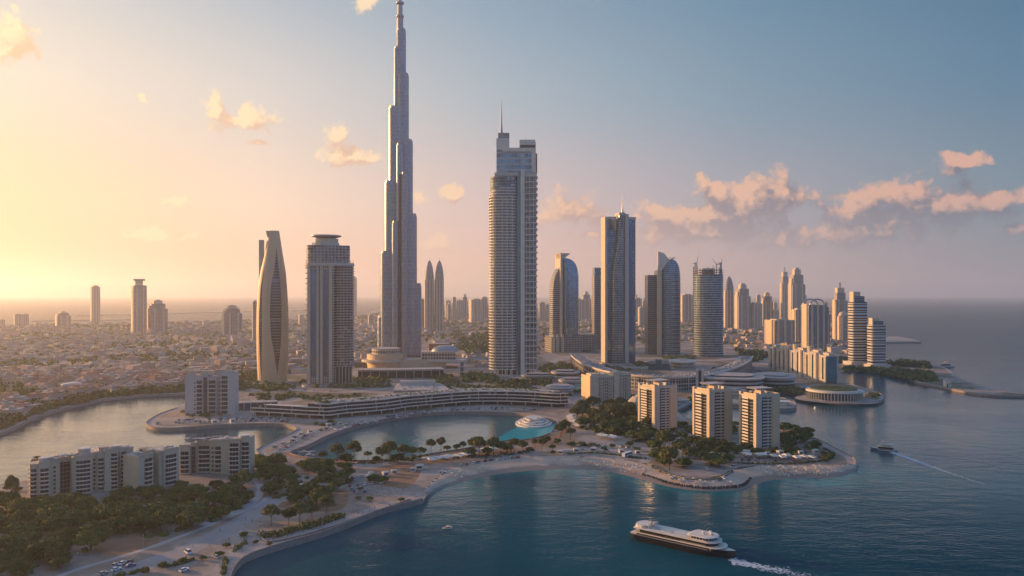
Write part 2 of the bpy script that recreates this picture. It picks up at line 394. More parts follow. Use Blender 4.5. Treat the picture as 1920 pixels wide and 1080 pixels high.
# match each waterline point with the inner edge at the same share of the way
nb = 150
wl = [at_frac(BW, i/nb) for i in range(nb+1)]
inn = []; Pi = np.array(BI); last = 0
for i, q in enumerate(wl):
    j0 = max(last, 0); dd = np.hypot(Pi[j0:, 0]-q[0], Pi[j0:, 1]-q[1]); win = dd[:max(4, 26)]
    j = j0+int(np.argmin(win)); last = j; inn.append(Pi[j])
inn[0] = Pi[0]; inn[-1] = Pi[-1]
beach = MB(); rows = [(-.12, GZ+.02), (0, GZ+.012), (.35, GZ-.5), (.6, 1.3), (.8, .65), (.95, .12), (1.04, -.15), (1.5, -1.6)]
for i in range(nb):
    for (f0, z0), (f1, z1) in zip(rows, rows[1:]):
        P_ = lambda k, f: inn[k]+(wl[k]-inn[k])*f if f >= 0 else inn[k]+(inn[k]-wl[k])/max(1e-3, np.hypot(*(inn[k]-wl[k])))*2.5
        a0, b0, a1, b1 = P_(i, f0), P_(i+1, f0), P_(i, f1), P_(i+1, f1)
        beach.face([(*a1, z1), (*b1, z1), (*b0, z0), (*a0, z0)])
def sand_mat():
    m = bpy.data.materials.new('sand'); m.use_nodes = True; t = N(m.node_tree); b = m.node_tree.nodes['Principled BSDF']
    p = t.new('ShaderNodeNewGeometry').outputs['Position']; z = t.xyz(p)[2]
    n = t.noise(p, .08, 5, .65); n2 = t.noise(p, .9, 3, .7)
    c = t.mix(t.ss(n, .35, .65), (.40, .295, .22), (.48, .365, .28))
    wet = t.ss(t.m('ADD', z, t.lin(n, .3, .7, -.35, .35)), 1.35, .95)
    c = t.mix(t.m('MULTIPLY', wet, .92), c, (.20, .145, .115))
    c = t.vm('SCALE', c, t.lin(n2, .3, .7, .9, 1.08))
    t.put(b.inputs['Base Color'], c); t.put(b.inputs['Roughness'], t.lin(wet, 0, 1, .9, .5))
    return m
M_sand = sand_mat()
tag(beach.build('beach', M_sand, merge=True, shade=True), kind='structure')
# water: one sheet, finer near the land so that it carries the shallows
gx = np.arange(-700, 1101, 9.0); gy = np.arange(230, 1311, 9.0)
XX, YY = np.meshgrid(gx, gy); wv_ = np.stack([XX.ravel(), YY.ravel(), np.zeros(XX.size)], 1)
nx_, ny_ = len(gx), len(gy); idx = np.arange(nx_*ny_).reshape(ny_, nx_)
wf = np.stack([idx[:-1, :-1], idx[:-1, 1:], idx[1:, 1:], idx[1:, :-1]], -1).reshape(-1, 4)
def dist_path(path, X, Y):
    P = np.array(path); dmin = np.full(len(X), 1e9)
    for a, b in zip(P[:-1], P[1:]):
        ab = b-a; L = max(1e-9, ab@ab); t_ = np.clip(((X-a[0])*ab[0]+(Y-a[1])*ab[1])/L, 0, 1)
        dmin = np.minimum(dmin, np.hypot(X-a[0]-t_*ab[0], Y-a[1]-t_*ab[1]))
    return dmin
dB = dist_path(BW[::4]+[BW[-1]], wv_[:, 0], wv_[:, 1])
shal = 0.62*np.exp(-dB/10)+.22*np.exp(-dB/45)
shal = np.maximum(shal, .42*np.exp(-dist_path(PATHS['point'][::3], wv_[:, 0], wv_[:, 1])/22))
shal = np.maximum(shal, .30*np.exp(-dist_path(PATHS['quay'][::3], wv_[:, 0], wv_[:, 1])/18))
shal = np.maximum(shal, .30*np.exp(-dist_path(PATHS['promontory'][::3], wv_[:, 0], wv_[:, 1])/30))
shal = np.maximum(shal, .45*inside([tuple(G(x, y, 0)[:2]) for x, y in ((1240,745),(1400,755),(1480,770),(1480,812),(1240,800))], wv_[:, 0], wv_[:, 1]))
shal = np.maximum(shal, .5*inside(LAGOON, wv_[:, 0], wv_[:, 1]))
shal = np.maximum(shal, .30*inside([tuple(G(x, y, 0)[:2]) for x, y in ((420,794),(560,794),(560,815),(470,860),(440,840))], wv_[:, 0], wv_[:, 1]))
shal = np.maximum(shal, .9*np.exp(-((wv_[:, 0]-G(1545,905,0).x)/22)**2-((wv_[:, 1]-G(1545,905,0).y)/14)**2))
BX0, BX1, BY0, BY1, R_ = gx[0], gx[-1], gy[0], gy[-1], 38000.0
ov = np.array([(-R_, -R_, 0), (R_, -R_, 0), (R_, R_, 0), (-R_, R_, 0), (BX0, BY0, 0), (BX1, BY0, 0), (BX1, BY1, 0), (BX0, BY1, 0)]); k0 = len(wv_)
of = [(k0, k0+1, k0+5, k0+4), (k0+1, k0+2, k0+6, k0+5), (k0+2, k0+3, k0+7, k0+6), (k0+3, k0, k0+4, k0+7)]
wm = bpy.data.meshes.new('water'); wm.from_pydata(np.concatenate([wv_, ov]).tolist(), [], wf.tolist()+of)
wm.attributes.new('shallow', 'FLOAT', 'POINT').data.foreach_set('value', np.concatenate([shal, np.zeros(8)]).astype(np.float32))
def water_mat(name, deep, mid, sh, attr=True, gl_=1.0, far=.42):
    m = bpy.data.materials.new(name); m.use_nodes = True; t = N(m.node_tree); b = m.node_tree.nodes['Principled BSDF']
    p = t.new('ShaderNodeNewGeometry').outputs['Position']
    n1 = t.noise(p, .004, 3, .5)
    c = t.mix(t.ss(n1, .4, .6), deep, mid)
    if attr:
        a = t.new('ShaderNodeAttribute', attribute_name='shallow').outputs['Fac']
        c = t.mix(a, c, sh)
    t.put(b.inputs['Base Color'], c)
    b.inputs['Roughness'].default_value = .6; b.inputs['Specular IOR Level'].default_value = 0
    px = t.vm('MULTIPLY', p, (1.0, 1.7, 1.0))
    w1 = t.noise(px, .055, 4, .62); w2 = t.noise(px, .34, 3, .6)
    gust = t.lin(t.noise(p, .008, 3, .6), .35, .65, .35, 1.0)
    hgt = t.m('MULTIPLY', t.m('ADD', t.m('MULTIPLY', w1, 2.2), t.m('MULTIPLY', w2, .55)), gust)
    bp = t.new('ShaderNodeBump'); bp.inputs['Strength'].default_value = 0.28; bp.inputs['Distance'].default_value = 1.0
    t.put(bp.inputs['Height'], hgt); t.put(b.inputs['Normal'], bp.outputs[0])
    gl = t.new('ShaderNodeBsdfGlossy'); gl.inputs['Roughness'].default_value = .09; t.put(gl.inputs['Normal'], bp.outputs[0])
    lw = t.new('ShaderNodeLayerWeight'); t.put(lw.inputs['Normal'], bp.outputs[0])
    fac = t.m('MULTIPLY', t.ss(lw.outputs['Facing'], .70, .885, .012*gl_, .60*gl_), t.ss(lw.outputs['Facing'], .87, .97, 1.0, far))
    ms = t.new('ShaderNodeMixShader'); t.put(ms.inputs[0], fac); om = [n_ for n_ in m.node_tree.nodes if n_.type == 'OUTPUT_MATERIAL'][0]
    m.node_tree.links.new(b.outputs[0], ms.inputs[1]); m.node_tree.links.new(gl.outputs[0], ms.inputs[2]); m.node_tree.links.new(ms.outputs[0], om.inputs['Surface'])
    return m
M_water = water_mat('sea_water', (.0004, .045, .072), (.0008, .068, .094), (.008, .19, .19))
wm.materials.append(M_water); wo = bpy.data.objects.new('water', wm); COL.objects.link(wo); tag(wo, kind='structure')
# turquoise shallows of the lagoon
tur = MB(); tp = gpath([(928,829.5),(936,820),(955,808),(985,797),(1015,792),(1044,793),(1037,803),(1029,813),(990,823)], 5, True, z=0)
c_ = np.mean(tp, 0)
for i in range(len(tp)): tur.face([(*tp[i], .02), (*tp[(i+1) % len(tp)], .02), (*c_, .02)])
tag(tur.build('shallow_water', water_mat('shallow_water', (.006, .24, .28), (.012, .36, .38), (0, 0, 0), False, .4)), kind='structure')
# islets, ponds
def slabland(name, pts, mats, z=GZ, n=5):
    p = gpath(pts, n, True); p = p if signed(p) > 0 else p[::-1]
    return tag(MB().prism(p, -2, z, 1, 0).build(name, mats), kind='structure')
slabland('islet', [(1640,634),(1665,631),(1690,632),(1724,639),(1722,641),(1690,641),(1650,641)], [M_pave, M_quay])
for pts in ([(150,589),(330,584.5),(480,581),(620,579),(620,580.5),(480,583),(330,587),(160,591)], [(60,601.5),(130,598),(240,597),(240,599),(130,600.5)]):
    slabland('sandbar', pts, [M_ground, M_quay])
M_pond = water_mat('pond_water', (.01, .05, .06), (.01, .05, .06), (0, 0, 0), False, 1.5, 1.0)
for pts in ([(42,656),(90,654.5),(150,653.5),(185,651.5),(182,654),(120,656.5),(60,658.5)], [(95,616),(190,613),(300,610),(190,616.5)], [(215,650.5),(300,647),(395,642.5),(300,648.5)]):
    p = gpath(pts, 5, True); p = p if signed(p) > 0 else p[::-1]
    tag(MB().face([(x, y, GZ+.05) for x, y in p]).build('pond', M_pond), kind='structure')
# promenades along the water, each with its parapet
def promenade(path, width, side, matl=M_pave, z=.008, par=True, closed=False, label=None):
    path = resample(path, 5.0)
    a = offset(path, side*.6); b = offset(path, side*width)
    if side < 0: a, b = b, a
    m = MB().band(a, b, GZ+z); tag(m.build('promenade', matl), kind='structure')
    if par:
        a, b = offset(path, side*.05), offset(path, side*.65)
        if side < 0: a, b = b, a
        tag(MB().slab(a, b, GZ-.3, GZ+.75).build('sea_wall', M_quay), label or 'low stone parapet along the quay edge', 'wall', 'stone parapets along the water')
LEFT = 1 if signed(OUT) > 0 else -1        # land lies on this side of the outline
promenade(PATHS['quay'], 9, LEFT, label='long pale stone parapet along the curving seaside quay in the foreground')
promenade(PATHS['point'], 6, LEFT, label='stone parapet round the rounded tip behind the three beach towers')
promenade(PATHS['promontory'], 5, LEFT, label='stone parapet round the promontory with the green roofed pavilion')
promenade(PATHS['river'][6*4:6*18], 6, LEFT, label='stone parapet around the tongue of land below the left hotel block')
promenade(PATHS['left'][6*4:], 9, LEFT, M_quay, par=False)
promenade(PATHS['channel'][6:], 4, LEFT, label='stone parapet along the narrow channel behind the beach towers')
promenade(PATHS['spit'], 5, LEFT, M_pave, par=False)
LL = 1 if signed(LAGOON) < 0 else -1
promenade(LAGOON[:5*13], 9, LL, label='stone parapet along the lagoon below the terraced building')
promenade(LAGOON[5*13:]+LAGOON[:1], 5, LL, M_rust, label='stone parapet on the tree lined side of the lagoon')
def roadstrip(pts, width, name='road', matl=M_road, z=.012, n=6, kerb=False):
    p = resample(gpath(pts, n), 6.0)
    a, b = offset(p, -width/2), offset(p, width/2)
    tag(MB().band(a, b, GZ+z).build(name, matl), kind='structure')
    if kerb:
        for q, s_ in ((a, -.35), (b, .35)):
            r_ = offset(q, s_); u, v = (r_, q) if s_ < 0 else (q, r_)
            tag(MB().slab(u, v, GZ, GZ+.15).build('kerb', M_conc), kind='structure')
M_path = mat('pale_path', (.36, .32, .295), .9, var=.15, scale=.15)
roadstrip([(60,1100),(150,1066),(230,1043),(300,1020),(380,990),(440,965),(480,948),(500,935)], 3.2, 'path', M_path, .03)
roadstrip([(190,1100),(280,1056),(340,1036),(400,1008),(450,980),(490,955),(520,930)], 13, 'road', mat('sandy_road', (.29, .265, .255), .9, var=.12, scale=.1), .012)
roadstrip([(1300,850),(1275,828),(1283,812),(1268,800),(1240,795)], 8, 'road', M_path, .014)
roadstrip([(1205,868),(1235,850),(1280,845),(1300,840)], 7, 'road', M_path, .018)
roadstrip([(600,870),(700,880),(820,862),(920,850),(1000,838),(1045,820),(1060,800)], 4, 'path', M_rust, .02)
roadstrip([(470,716),(520,727),(580,733),(650,735),(730,728)], 12, 'road', M_path, .014)
roadstrip([(660,728),(720,722),(800,725),(880,727),(940,738)], 8, 'road', M_path, .020)
roadstrip([(1035,676),(1060,690),(1050,705),(1080,715),(1110,728)], 14, 'road', M_path, .014)
roadstrip([(990,668),(1050,668),(1130,676),(1220,672),(1330,676),(1420,668)], 16, 'road', M_path, .020)
roadstrip([(1360,650),(1420,655),(1480,662),(1560,668)], 14, 'road', M_path, .014)
roadstrip([(1040,845),(1100,842),(1180,848),(1230,852)], 6, 'path', M_path, .016)
roadstrip([(130,962),(170,953),(215,948),(250,945)], 4, 'path', M_path, .016)
roadstrip([(380,985),(430,965),(470,945),(490,915),(470,890)], 5, 'path', M_path, .022)
for pts in ([(500,945),(560,958),(640,955),(650,920),(600,930),(540,940)], [(180,1035),(240,1040),(300,1015),(260,990),(190,1010)], [(690,900),(760,915),(790,880),(760,868),(700,880)]):
    p = gpath(pts, 5, True); p = p if signed(p) > 0 else p[::-1]
    tag(MB().face([(x, y, GZ+.006) for x, y in p]).build('soil', M_soil), kind='structure')
# ================================================================ the large towers
class Tower:
    """a thing standing at photo base (cx, yb); plan in photo pixels about cx, heights given as photo rows"""
    def __init__(s, name, label, cx, yb, yaw=0.0, cat='skyscraper', group=None):
        p, s.s, th = site(cx, yb); s.cx, s.yb = cx, yb
        s.t = thing(name, label, cat, p, th+R(yaw), group)
    def z(s, row): return (s.yb-row)*s.s
    def P(s, poly): return [(x*s.s, y*s.s) for x, y in poly]
    def X(s, px): return (px-s.cx)
    def part(s, mb, name, mats, label=None, **k):
        o = mb.build(name, mats, s.t, **k)
        if label: o['label'] = label
        return o
    def prism(s, name, poly, r0, r1, mats, cap=None, label=None):
        return s.part(MB().prism(s.P(poly), s.z(r0), s.z(r1), 0, cap), name, mats, label)
    def box(s, name, x0, x1, y0, y1, r0, r1, mats, cap=None, label=None):
        return s.prism(name, [(x0-s.cx, y0), (x1-s.cx, y0), (x1-s.cx, y1), (x0-s.cx, y1)], r0, r1, mats, cap, label)
# ---- the tallest: stepped silver tower with a needle
F_silver = facade('silver_glass', (.25, .29, .34), (.20, .26, .33), 7.2, 1.5, .20, .14, .30, .60, .16, .35, .002)
F_silverlow = F_silver
T = Tower('needle_skyscraper', 'tallest silver glass tower stepping up into a thin needle', 750, 672)
wing = []
def lobe(x0, x1, top, yc, dep, name='wing', slope=0):
    pl = sec(x0-750, x1-750, yc-dep/2, yc+dep/2, 3.4, 28)
    m = MB(); zt = T.z(top); m.prism(T.P(pl), 0, zt, 0, 1)
    in_ = sec(x0-750+1.2, x1-750-1.2, yc-dep/2+1.2, yc+dep/2-1.2, 2.6, 28)
    m.prism(T.P(in_), zt, zt+4, 1, 1)
    k = 1
    for fr in (.33, .62, .86):                       # dark plant storeys
        zz = zt*fr; q = sec(x0-750-.3, x1-750+.3, yc-dep/2-.3, yc+dep/2+.3, 3.4, 28)
        m.prism(T.P(q), zz, zz+3, 1, 1)
    # slender metal fins up the face
    for px, py in T.P(pl)[::7]:
        m.box(px-.3, py-.3, 0, px+.3, py+.3, zt-1, 1)
    return T.part(m, name, [F_silver, M_grey, M_dark])
lobe(708, 732, 595, 6, 30); lobe(713.5, 748.4, 475, 2, 34); lobe(721, 749, 343, 8, 34); lobe(728.5, 755, 203, 10, 34); lobe(738, 760, 90, 12, 26)
lobe(762, 790, 535, 4, 32); lobe(751.6, 781.5, 405, 0, 34); lobe(749, 774, 265, 8, 34); lobe(745, 766.5, 140, 10, 30); lobe(743.5, 761, 55, 12, 20)
lobe(735, 748.5, 420, -14, 22); lobe(751.5, 764, 330, -16, 22); lobe(743, 757, 275, -8, 22)
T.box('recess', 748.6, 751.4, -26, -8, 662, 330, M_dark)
m = MB(); m.loft([(T.z(a), T.P(ell(0, 12, b, b, 16))) for a, b in ((60, 6.5), (30, 6), (29, 5), (5, 4.6), (4, 3.2), (-25, 2.8), (-26, 1.8), (-70, 1.2), (-110, .25))]); T.part(m, 'spire', M_grey)
for r in (58, 28, 3): T.part(MB().prism(T.P(ell(0, 12, 7.4, 7.4, 20)), T.z(r), T.z(r)+3, 0), 'spire_collar', M_grey)
T.prism('entrance_base', sec(-44, 44, -22, 34, 5), 672, 664, facade('base_glass', (.25, .21, .18), (.06, .06, .07), 5, 4, .25, .25))
# ---- balcony tower in the middle
F_bal = facade('balcony_glass', (.34, .34, .33), (.06, .11, .15), 4.2, 2.6, .10, .12, .08, .3, .8)
T = Tower('balcony_tower', 'tall apartment tower ringed with white balconies, antenna on its left shoulder', 962, 703); s = T.s
left = sec(-43, 12, -26, 34, 2.8, 40); right = sec(20, 44, -24, 32, 5, 32)
T.part(MB().prism(T.P(left), T.z(691), T.z(334), 0, 1), 'glazed_body', [F_bal, M_roof])
T.part(MB().prism(T.P(right), T.z(691), T.z(330), 0, 1), 'glazed_body', [F_bal, M_roof])
T.box('lift_core', 970, 985, -14, 30, 703, 322, [M_conc])
T.box('pier', 976, 983.5, -27, -14, 703, 322, M_white); T.box('glass_strip', 970, 975.9, -25, -14.2, 700, 326, M_teal)
m0 = MB(); lo = sec(-45.5, 13, -28.5, 36.5, 2.8, 40); m0.prism(T.P(lo), 0, .55, 0, bottom=True)
ri = T.P(lo); inn2 = T.P(sec(-45, 12.5, -28, 36, 2.8, 40))
for i in range(40):
    j = (i+1) % 40
    m0.wall(ri[i], ri[j], .55, 1.35, 0)
    m0.face([(*inn2[j], .55), (*inn2[i], .55), (*inn2[i], 1.35), (*inn2[j], 1.35)], 0)
    m0.face([(*ri[i], 1.35), (*ri[j], 1.35), (*inn2[j], 1.35), (*inn2[i], 1.35)], 0)
m1 = MB(); lo2 = sec(18.5, 46, -26.5, 34, 5, 32); m1.prism(T.P(lo2), 0, .55, 0, bottom=True)
ri = T.P(lo2); inn2 = T.P(sec(19, 45.5, -26, 33.5, 5, 32))
for i in range(32):
    j = (i+1) % 32
    m1.wall(ri[i], ri[j], .55, 1.3, 0); m1.face([(*inn2[j], .55), (*inn2[i], .55), (*inn2[i], 1.3), (*inn2[j], 1.3)], 0)
    m1.face([(*ri[i], 1.3), (*ri[j], 1.3), (*inn2[j], 1.3), (*inn2[i], 1.3)], 0)
b0 = b1 = None; zf = T.z(691); k = 0
while zf < T.z(334):
    row = T.yb-zf/s; sh = 1.0 if row > 372 else 1-.17*min(1, (372-row)/36)
    if b0 is None: b0 = T.part(m0, 'balcony', M_white, loc=(0, 0, zf))
    else: inst(b0, T.t, (5*s*(1-sh)*2, 0, zf), scale=(sh, sh, 1))
    if k % 2 == 0:
        if b1 is None: b1 = T.part(m1, 'balcony', M_white, loc=(0, 0, zf))
        else: inst(b1, T.t, (0, 0, zf))
    k += 1; zf += 4.2*1.0
m = MB()
for x in (-38, -30, -20, -10, 0, 9):
    c = [p for p in T.P(left) if abs(p[0]-x*s) < 3.2*s and p[1] < 0]
    if c: q = c[0]; m.box(q[0]-.5, q[1]-1.2, T.z(700), q[0]+.5, q[1]+.4, T.z(372))
for x in (24, 31, 38): m.box(x*s-.45, -25.5*s, T.z(700), x*s+.45, -24.2*s, T.z(330))
T.part(m, 'fins', M_white)
F_top = facade('crown_glass', (.42, .42, .42), (.14, .25, .33), 8.2, 5.0, .34, .05, .08, .6, .4)
T.box('crown_body', 932, 1003, -20, 26, 326, 284, [F_top, M_roof], 1); T.box('crown_frame', 996, 1004, -22, 28, 326, 270, [M_white])
T.box('crown_frame', 942, 1000, -22.5, -20.2, 288, 281, [M_white]); T.box('roof_deck', 928, 1006, -25, 30, 333, 327, [M_conc])
T.box('penthouse', 974, 1003, -16, 22, 282, 265, [M_white, M_roof], 1); T.box('dark_slot', 975, 1003.2, -22.7, -16.2, 281, 276, M_dark)
T.box('pylon', 931, 955, -14, 20, 326, 262, [M_white]); T.box('pylon_top', 934, 955, -10, 16, 262, 251, [facade('louvre', (.40, .36, .30), (.10, .12, .16), 2.2, 1.2, .4, .3)])
T.box('side_fin', 1003.8, 1007, -8, 20, 326, 289, M_dark)
m = MB(); m.bar((-22*s, 2*s, T.z(251)), (-22*s, 2*s, T.z(238)), 2.2, 1.6, 8); m.bar((-22*s, 2*s, T.z(238)), (-22*s, 2*s, T.z(188)), 1.3, .25, 8); T.part(m, 'antenna', M_grey)
m = MB(); m.bar((24*s, 2*s, T.z(265)), (24*s, 2*s, T.z(258)), .5, .2); T.part(m, 'mast', M_grey)
for x in (-36, -28, -14, -4, 8, 24, 34, 42):
    m = MB(); m.box(x*s-1, -24*s, 0, x*s+1, -21*s, T.z(691)); T.part(m, 'column', M_white)
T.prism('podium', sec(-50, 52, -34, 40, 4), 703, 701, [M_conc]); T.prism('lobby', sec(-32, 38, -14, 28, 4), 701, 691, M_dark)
# ---- tan petal tower
T = Tower('petal_tower', 'curved tan stone tower with leaf shaped glazed slot and pointed crown', 511, 718); s = T.s
def half(row):                               # half width of the shell by photo row
    return float(np.interp(row, [433, 452, 480, 510, 540, 580, 620, 660, 700, 718], [9.5, 12.5, 17, 23, 26.5, 28.5, 29, 28.5, 27, 26]))
def mid(row): return float(np.interp(row, [433, 480, 540, 718], [2.5, 2, 0, 0]))
NA = 60
def shell_pt(a, row, k=1.0):
    h = half(row)*k; c, sn = math.cos(a), math.sin(a)
    return ((mid(row)+h*math.copysign(abs(c)**.72, c))*s, (h*.9*math.copysign(abs(sn)**.72, sn))*s)
rows_ = list(np.linspace(718, 433, 40)); angs = [2*math.pi*i/NA for i in range(NA+1)]
def slot(row, ca, wmax, r0, r1):             # half width (rad) of a leaf shaped slot
    if row > r0 or row < r1: return 0
    u = (r0-row)/(r0-r1); return wmax*math.sin(math.pi*min(1, u*1.0))**.8
SL = [(R(-78), .29, 700, 462), (R(-132), .15, 712, 500), (R(30), .3, 700, 470)]
glz = MB(); glz.loft([(T.z(r), [shell_pt(a, r, .955) for a in angs[:-1]]) for r in rows_], 0, 1)
T.part(glz, 'glazing', [facade('petal_glass', (.20, .16, .13), (.06, .07, .085), 3.7, 60, .35, .0, .1, .6, .5), M_tan])
bounds = []
for i, (ca, w_, r0, r1) in enumerate(SL):
    ca2, w2, q0, q1 = SL[(i+1) % 3]
petal_edges = [(0, 2), (2, 1), (1, 0)]       # between slot i (upper side) and slot j (lower side), going round
for i, j in petal_edges:
    m = MB(); A, B = SL[i], SL[j]
    for ra, rb in zip(rows_, rows_[1:]):
        def arc(r):
            a = A[0]+slot(r, *A); b = B[0]-slot(r, *B)
            while b < a: b += 2*math.pi
            return [shell_pt(a+(b-a)*k/14, r) for k in range(15)]
        p, q = arc(ra), arc(rb)
        for k in range(14): m.face([(*p[k], T.z(ra)), (*p[k+1], T.z(ra)), (*q[k+1], T.z(rb)), (*q[k], T.z(rb))])
        for k in (0, 14):                     # returns at the slot's edges
            pi_ = (p[k][0]*.95, p[k][1]*.95); qi = (q[k][0]*.95, q[k][1]*.95)
            f = [(*p[k], T.z(ra)), (*q[k], T.z(rb)), (*qi, T.z(rb)), (*pi_, T.z(ra))]
            m.face(f if k == 0 else f[::-1])
    T.part(m, 'shell_panel', M_tan, merge=True)
m = MB(); m.prism([(x*s, y*s) for x, y in ((-24.5, 3), (-15, 1), (-15, 5), (-24.5, 7))], T.z(560), T.z(450), 0); T.part(m, 'rear_fin', M_cream)
m = MB(); m.prism([(x*s, y*s) for x, y in ((-9, -7), (11, -7), (11, 8), (-6, 8))], T.z(446), T.z(433.5), 0, 0, [(x*s, y*s) for x, y in ((-12, -7), (11, -7), (11, 8), (-8, 8))]); T.part(m, 'crown', M_tan)
T.prism('plinth', ell(0, 0, 42, 40, 32), 718, 715.5, [M_pave])
# ---- stone and balcony tower with the saucer roof
F_stone = facade('stone_windows', (.40, .34, .28), (.05, .065, .085), 3.4, 2.6, .30, .42, .1, .5, .6)
F_grid = facade('balcony_grid', (.46, .43, .39), (.025, .04, .055), 3.4, 4.2, .20, .12, .1, .12, .8)
T = Tower('saucer_tower', 'stone and balcony tower with a flat saucer roof on its neck', 617, 722, 3); s = T.s
T.box('stone_body', 577, 626, -24, 22, 722, 497, [F_stone, M_roof], 1)
T.prism('balcony_body', sec(6, 45, -22, 24, 3.2, 36), 686, 498, [F_grid, M_roof], 1)
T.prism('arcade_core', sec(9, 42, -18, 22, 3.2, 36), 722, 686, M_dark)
m0 = MB().prism(T.P(sec(5, 47, -24.5, 26, 3.2, 36)), 0, .5, 0, bottom=True)
for i, zz in enumerate(np.arange(T.z(686), T.z(499), 3.4)):
    b = T.part(m0, 'balcony', M_conc, loc=(0, 0, zz)) if i == 0 else inst(b, T.t, (0, 0, zz))
m1 = MB().box(-43.0*s, -22*s, 0, -40*s, 20*s, .6)
for i, zz in enumerate(np.arange(T.z(690), T.z(500), 6.8)):
    b = T.part(m1, 'side_balcony', M_conc, loc=(0, 0, zz)) if i == 0 else inst(b, T.t, (0, 0, zz))
for x0, x1 in ((583, 592), (606, 612)): T.box('window_strip', x0, x1, -24.6, -24.1, 702, 508, M_glass)
for x0, x1 in ((578, 582), (593.5, 596.5), (600, 603), (616, 621)): T.box('pier', x0, x1, -26, -24.05, 716, 497, M_cream)
for x in (11, 17, 23, 29, 35, 41):
    m = MB(); yy = -22 if x < 36 else -16; m.box((x-.7)*s, yy*s, 0, (x+.7)*s, (yy+1.6)*s, T.z(686)); T.part(m, 'column', M_conc)
T.prism('terrace', sec(-44, 46, -28, 28, 4), 499, 494, [M_conc])
m = MB()
for x in np.arange(-42, 44, 4.2): m.box((x-.5)*s, -26.5*s, T.z(494), (x+.5)*s, -25.5*s, T.z(489))
T.part(m, 'terrace_posts', M_conc)
F_cr = facade('saucer_crown', (.36, .31, .27), (.07, .10, .13), 3.6, 4.5, .3, .25, .1, .5, .8)
T.prism('crown', sec(-41, 38, -22, 22, 5, 36), 494, 461, [F_cr, M_roof], 1)
T.prism('neck', ell(-4, 0, 21, 17, 28), 461, 448, [M_cream]); T.prism('neck', ell(-6, 0, 25, 20, 28), 461, 456, [M_conc])
m = MB(); zt = T.z(447); m.loft([(zt, T.P(ell(-5, 0, 17, 14, 36))), (zt+2.4, T.P(ell(-5, 0, 28, 22, 36))), (zt+3.4, T.P(ell(-5, 0, 28, 22, 36))), (zt+4.2, T.P(ell(-5, 0, 24, 19, 36)))]); T.part(m, 'saucer_roof', M_grey)
T.prism('podium', sec(-50, 50, -32, 34, 4), 722, 718, [M_conc, M_roof], 1)
# ---- sail shaped glass dome tower
F_blue = facade('blue_curtain', (.10, .13, .15), (.13, .24, .32), 4.0, 2.2, .12, .10, .07, .75, .35)
F_band = facade('banded', (.34, .32, .30), (.05, .065, .08), 4.0, 60, .42, 0, .1, .5, .3)
T = Tower('sail_tower', 'blue glass sail shaped tower with curved top and hooked fin', 1058, 659, 16); s = T.s
def prof(rows, xl, xr): return [(r, a, b) for r, a, b in zip(rows, xl, xr)]
rr = [632, 540, 520, 510, 502, 495, 490, 486, 484.5]; xr = [25, 26, 26, 25, 23.5, 20.5, 16.5, 10, 3]
m = MB(); m.loft([(T.z(r), T.P(sec(-8, x, -17+i*.8, 17-i*.8, 3.4, 36))) for i, (r, x) in enumerate(zip(rr, xr))], 0); T.part(m, 'glass_body', F_blue)
rr = [632, 545, 530, 520, 512, 506, 501]; xl = [-27, -26.5, -25, -22.5, -19.5, -16, -11]
m = MB(); m.loft([(T.z(r), T.P(sec(x, -7.9, -14, 14, 5, 28))) for r, x in zip(rr, xl)], 0); T.part(m, 'banded_body', [F_band])
T.box('fin', 1045, 1049, -20, 16, 659, 476, M_cream)
m = MB(); m.prism(T.P([(-13, -16), (-9, -16), (-9, 10), (-13, 10)]), T.z(485), T.z(475)); m.prism(T.P([(-9, -15), (-4, -15), (-4, 9), (-9, 9)]), T.z(485), T.z(475.5), top=T.P([(-9, -15), (8, -15), (8, 9), (-9, 9)])); T.part(m, 'hook', M_conc)
F_pod = facade('podium_bays', (.30, .27, .25), (.04, .05, .06), 4.5, 3.2, .3, .4)
T.box('podium', 1027, 1086, -24, 26, 659, 630, [F_pod, M_roof], 1); T.box('podium_wing', 1086, 1116, -14, 30, 657, 627, [F_pod, M_roof], 1)
for x in (1029, 1036, 1046): T.box('pier', x, x+4, -26, -24.1, 659, 626, M_cream)
# ---- slim tower behind
T = Tower('slim_tower', 'slim grey tower with blue glass cap between sail tower and twin slab tower', 1121, 655, 14); s = T.s
T.box('body', 1112, 1129, -9, 9, 655, 516, [facade('slim_lines', (.30, .29, .29), (.06, .08, .10), 4, 2.4, .25, .35), M_roof], 1)
T.box('glass_cap', 1113, 1128, -8.5, 8.5, 516, 504, [M_glass]); T.box('roof_slab', 1111.5, 1130, -10, 10, 504, 502, [M_grey]); T.box('pier', 1124, 1129.6, -10, -9.05, 655, 516, M_conc)
# ---- twin slab tower with gold edge
F_dk = facade('dark_curtain', (.20, .21, .22), (.085, .155, .215), 3.9, 2.0, .14, .16, .08, .6, .6)
F_gold = facade('bronze_curtain', (.30, .27, .23), (.11, .16, .20), 3.9, 2.4, .22, .25, .1, .6, .7)
T = Tower('twin_slab_tower', 'dark glass tower of joined slabs with pale piers and a short mast', 1160, 681, 20); s = T.s
T.box('rear_slab', 1132, 1152, -8, 16, 681, 432, [F_dk, M_roof], 1); T.box('edge_pier', 1130, 1134.5, -9.5, 14, 681, 408, M_cream)
T.box('roof_frame', 1134.6, 1152, -9, -7.5, 411, 407.5, M_conc); T.box('roof_frame', 1149, 1152, -9, 14, 432, 411, M_conc)
m = MB(); m.box(*T.P([(-28, 12)])[0], T.z(432), *T.P([(-8, 13)])[0], T.z(408)); T.part(m, 'roof_screen', M_grey)
m = MB(); rows2 = [681, 520, 500, 480, 455, 430, 405]; xl2 = [-18, -17.5, -15.5, -12, -8.5, -6.5, -5.5]
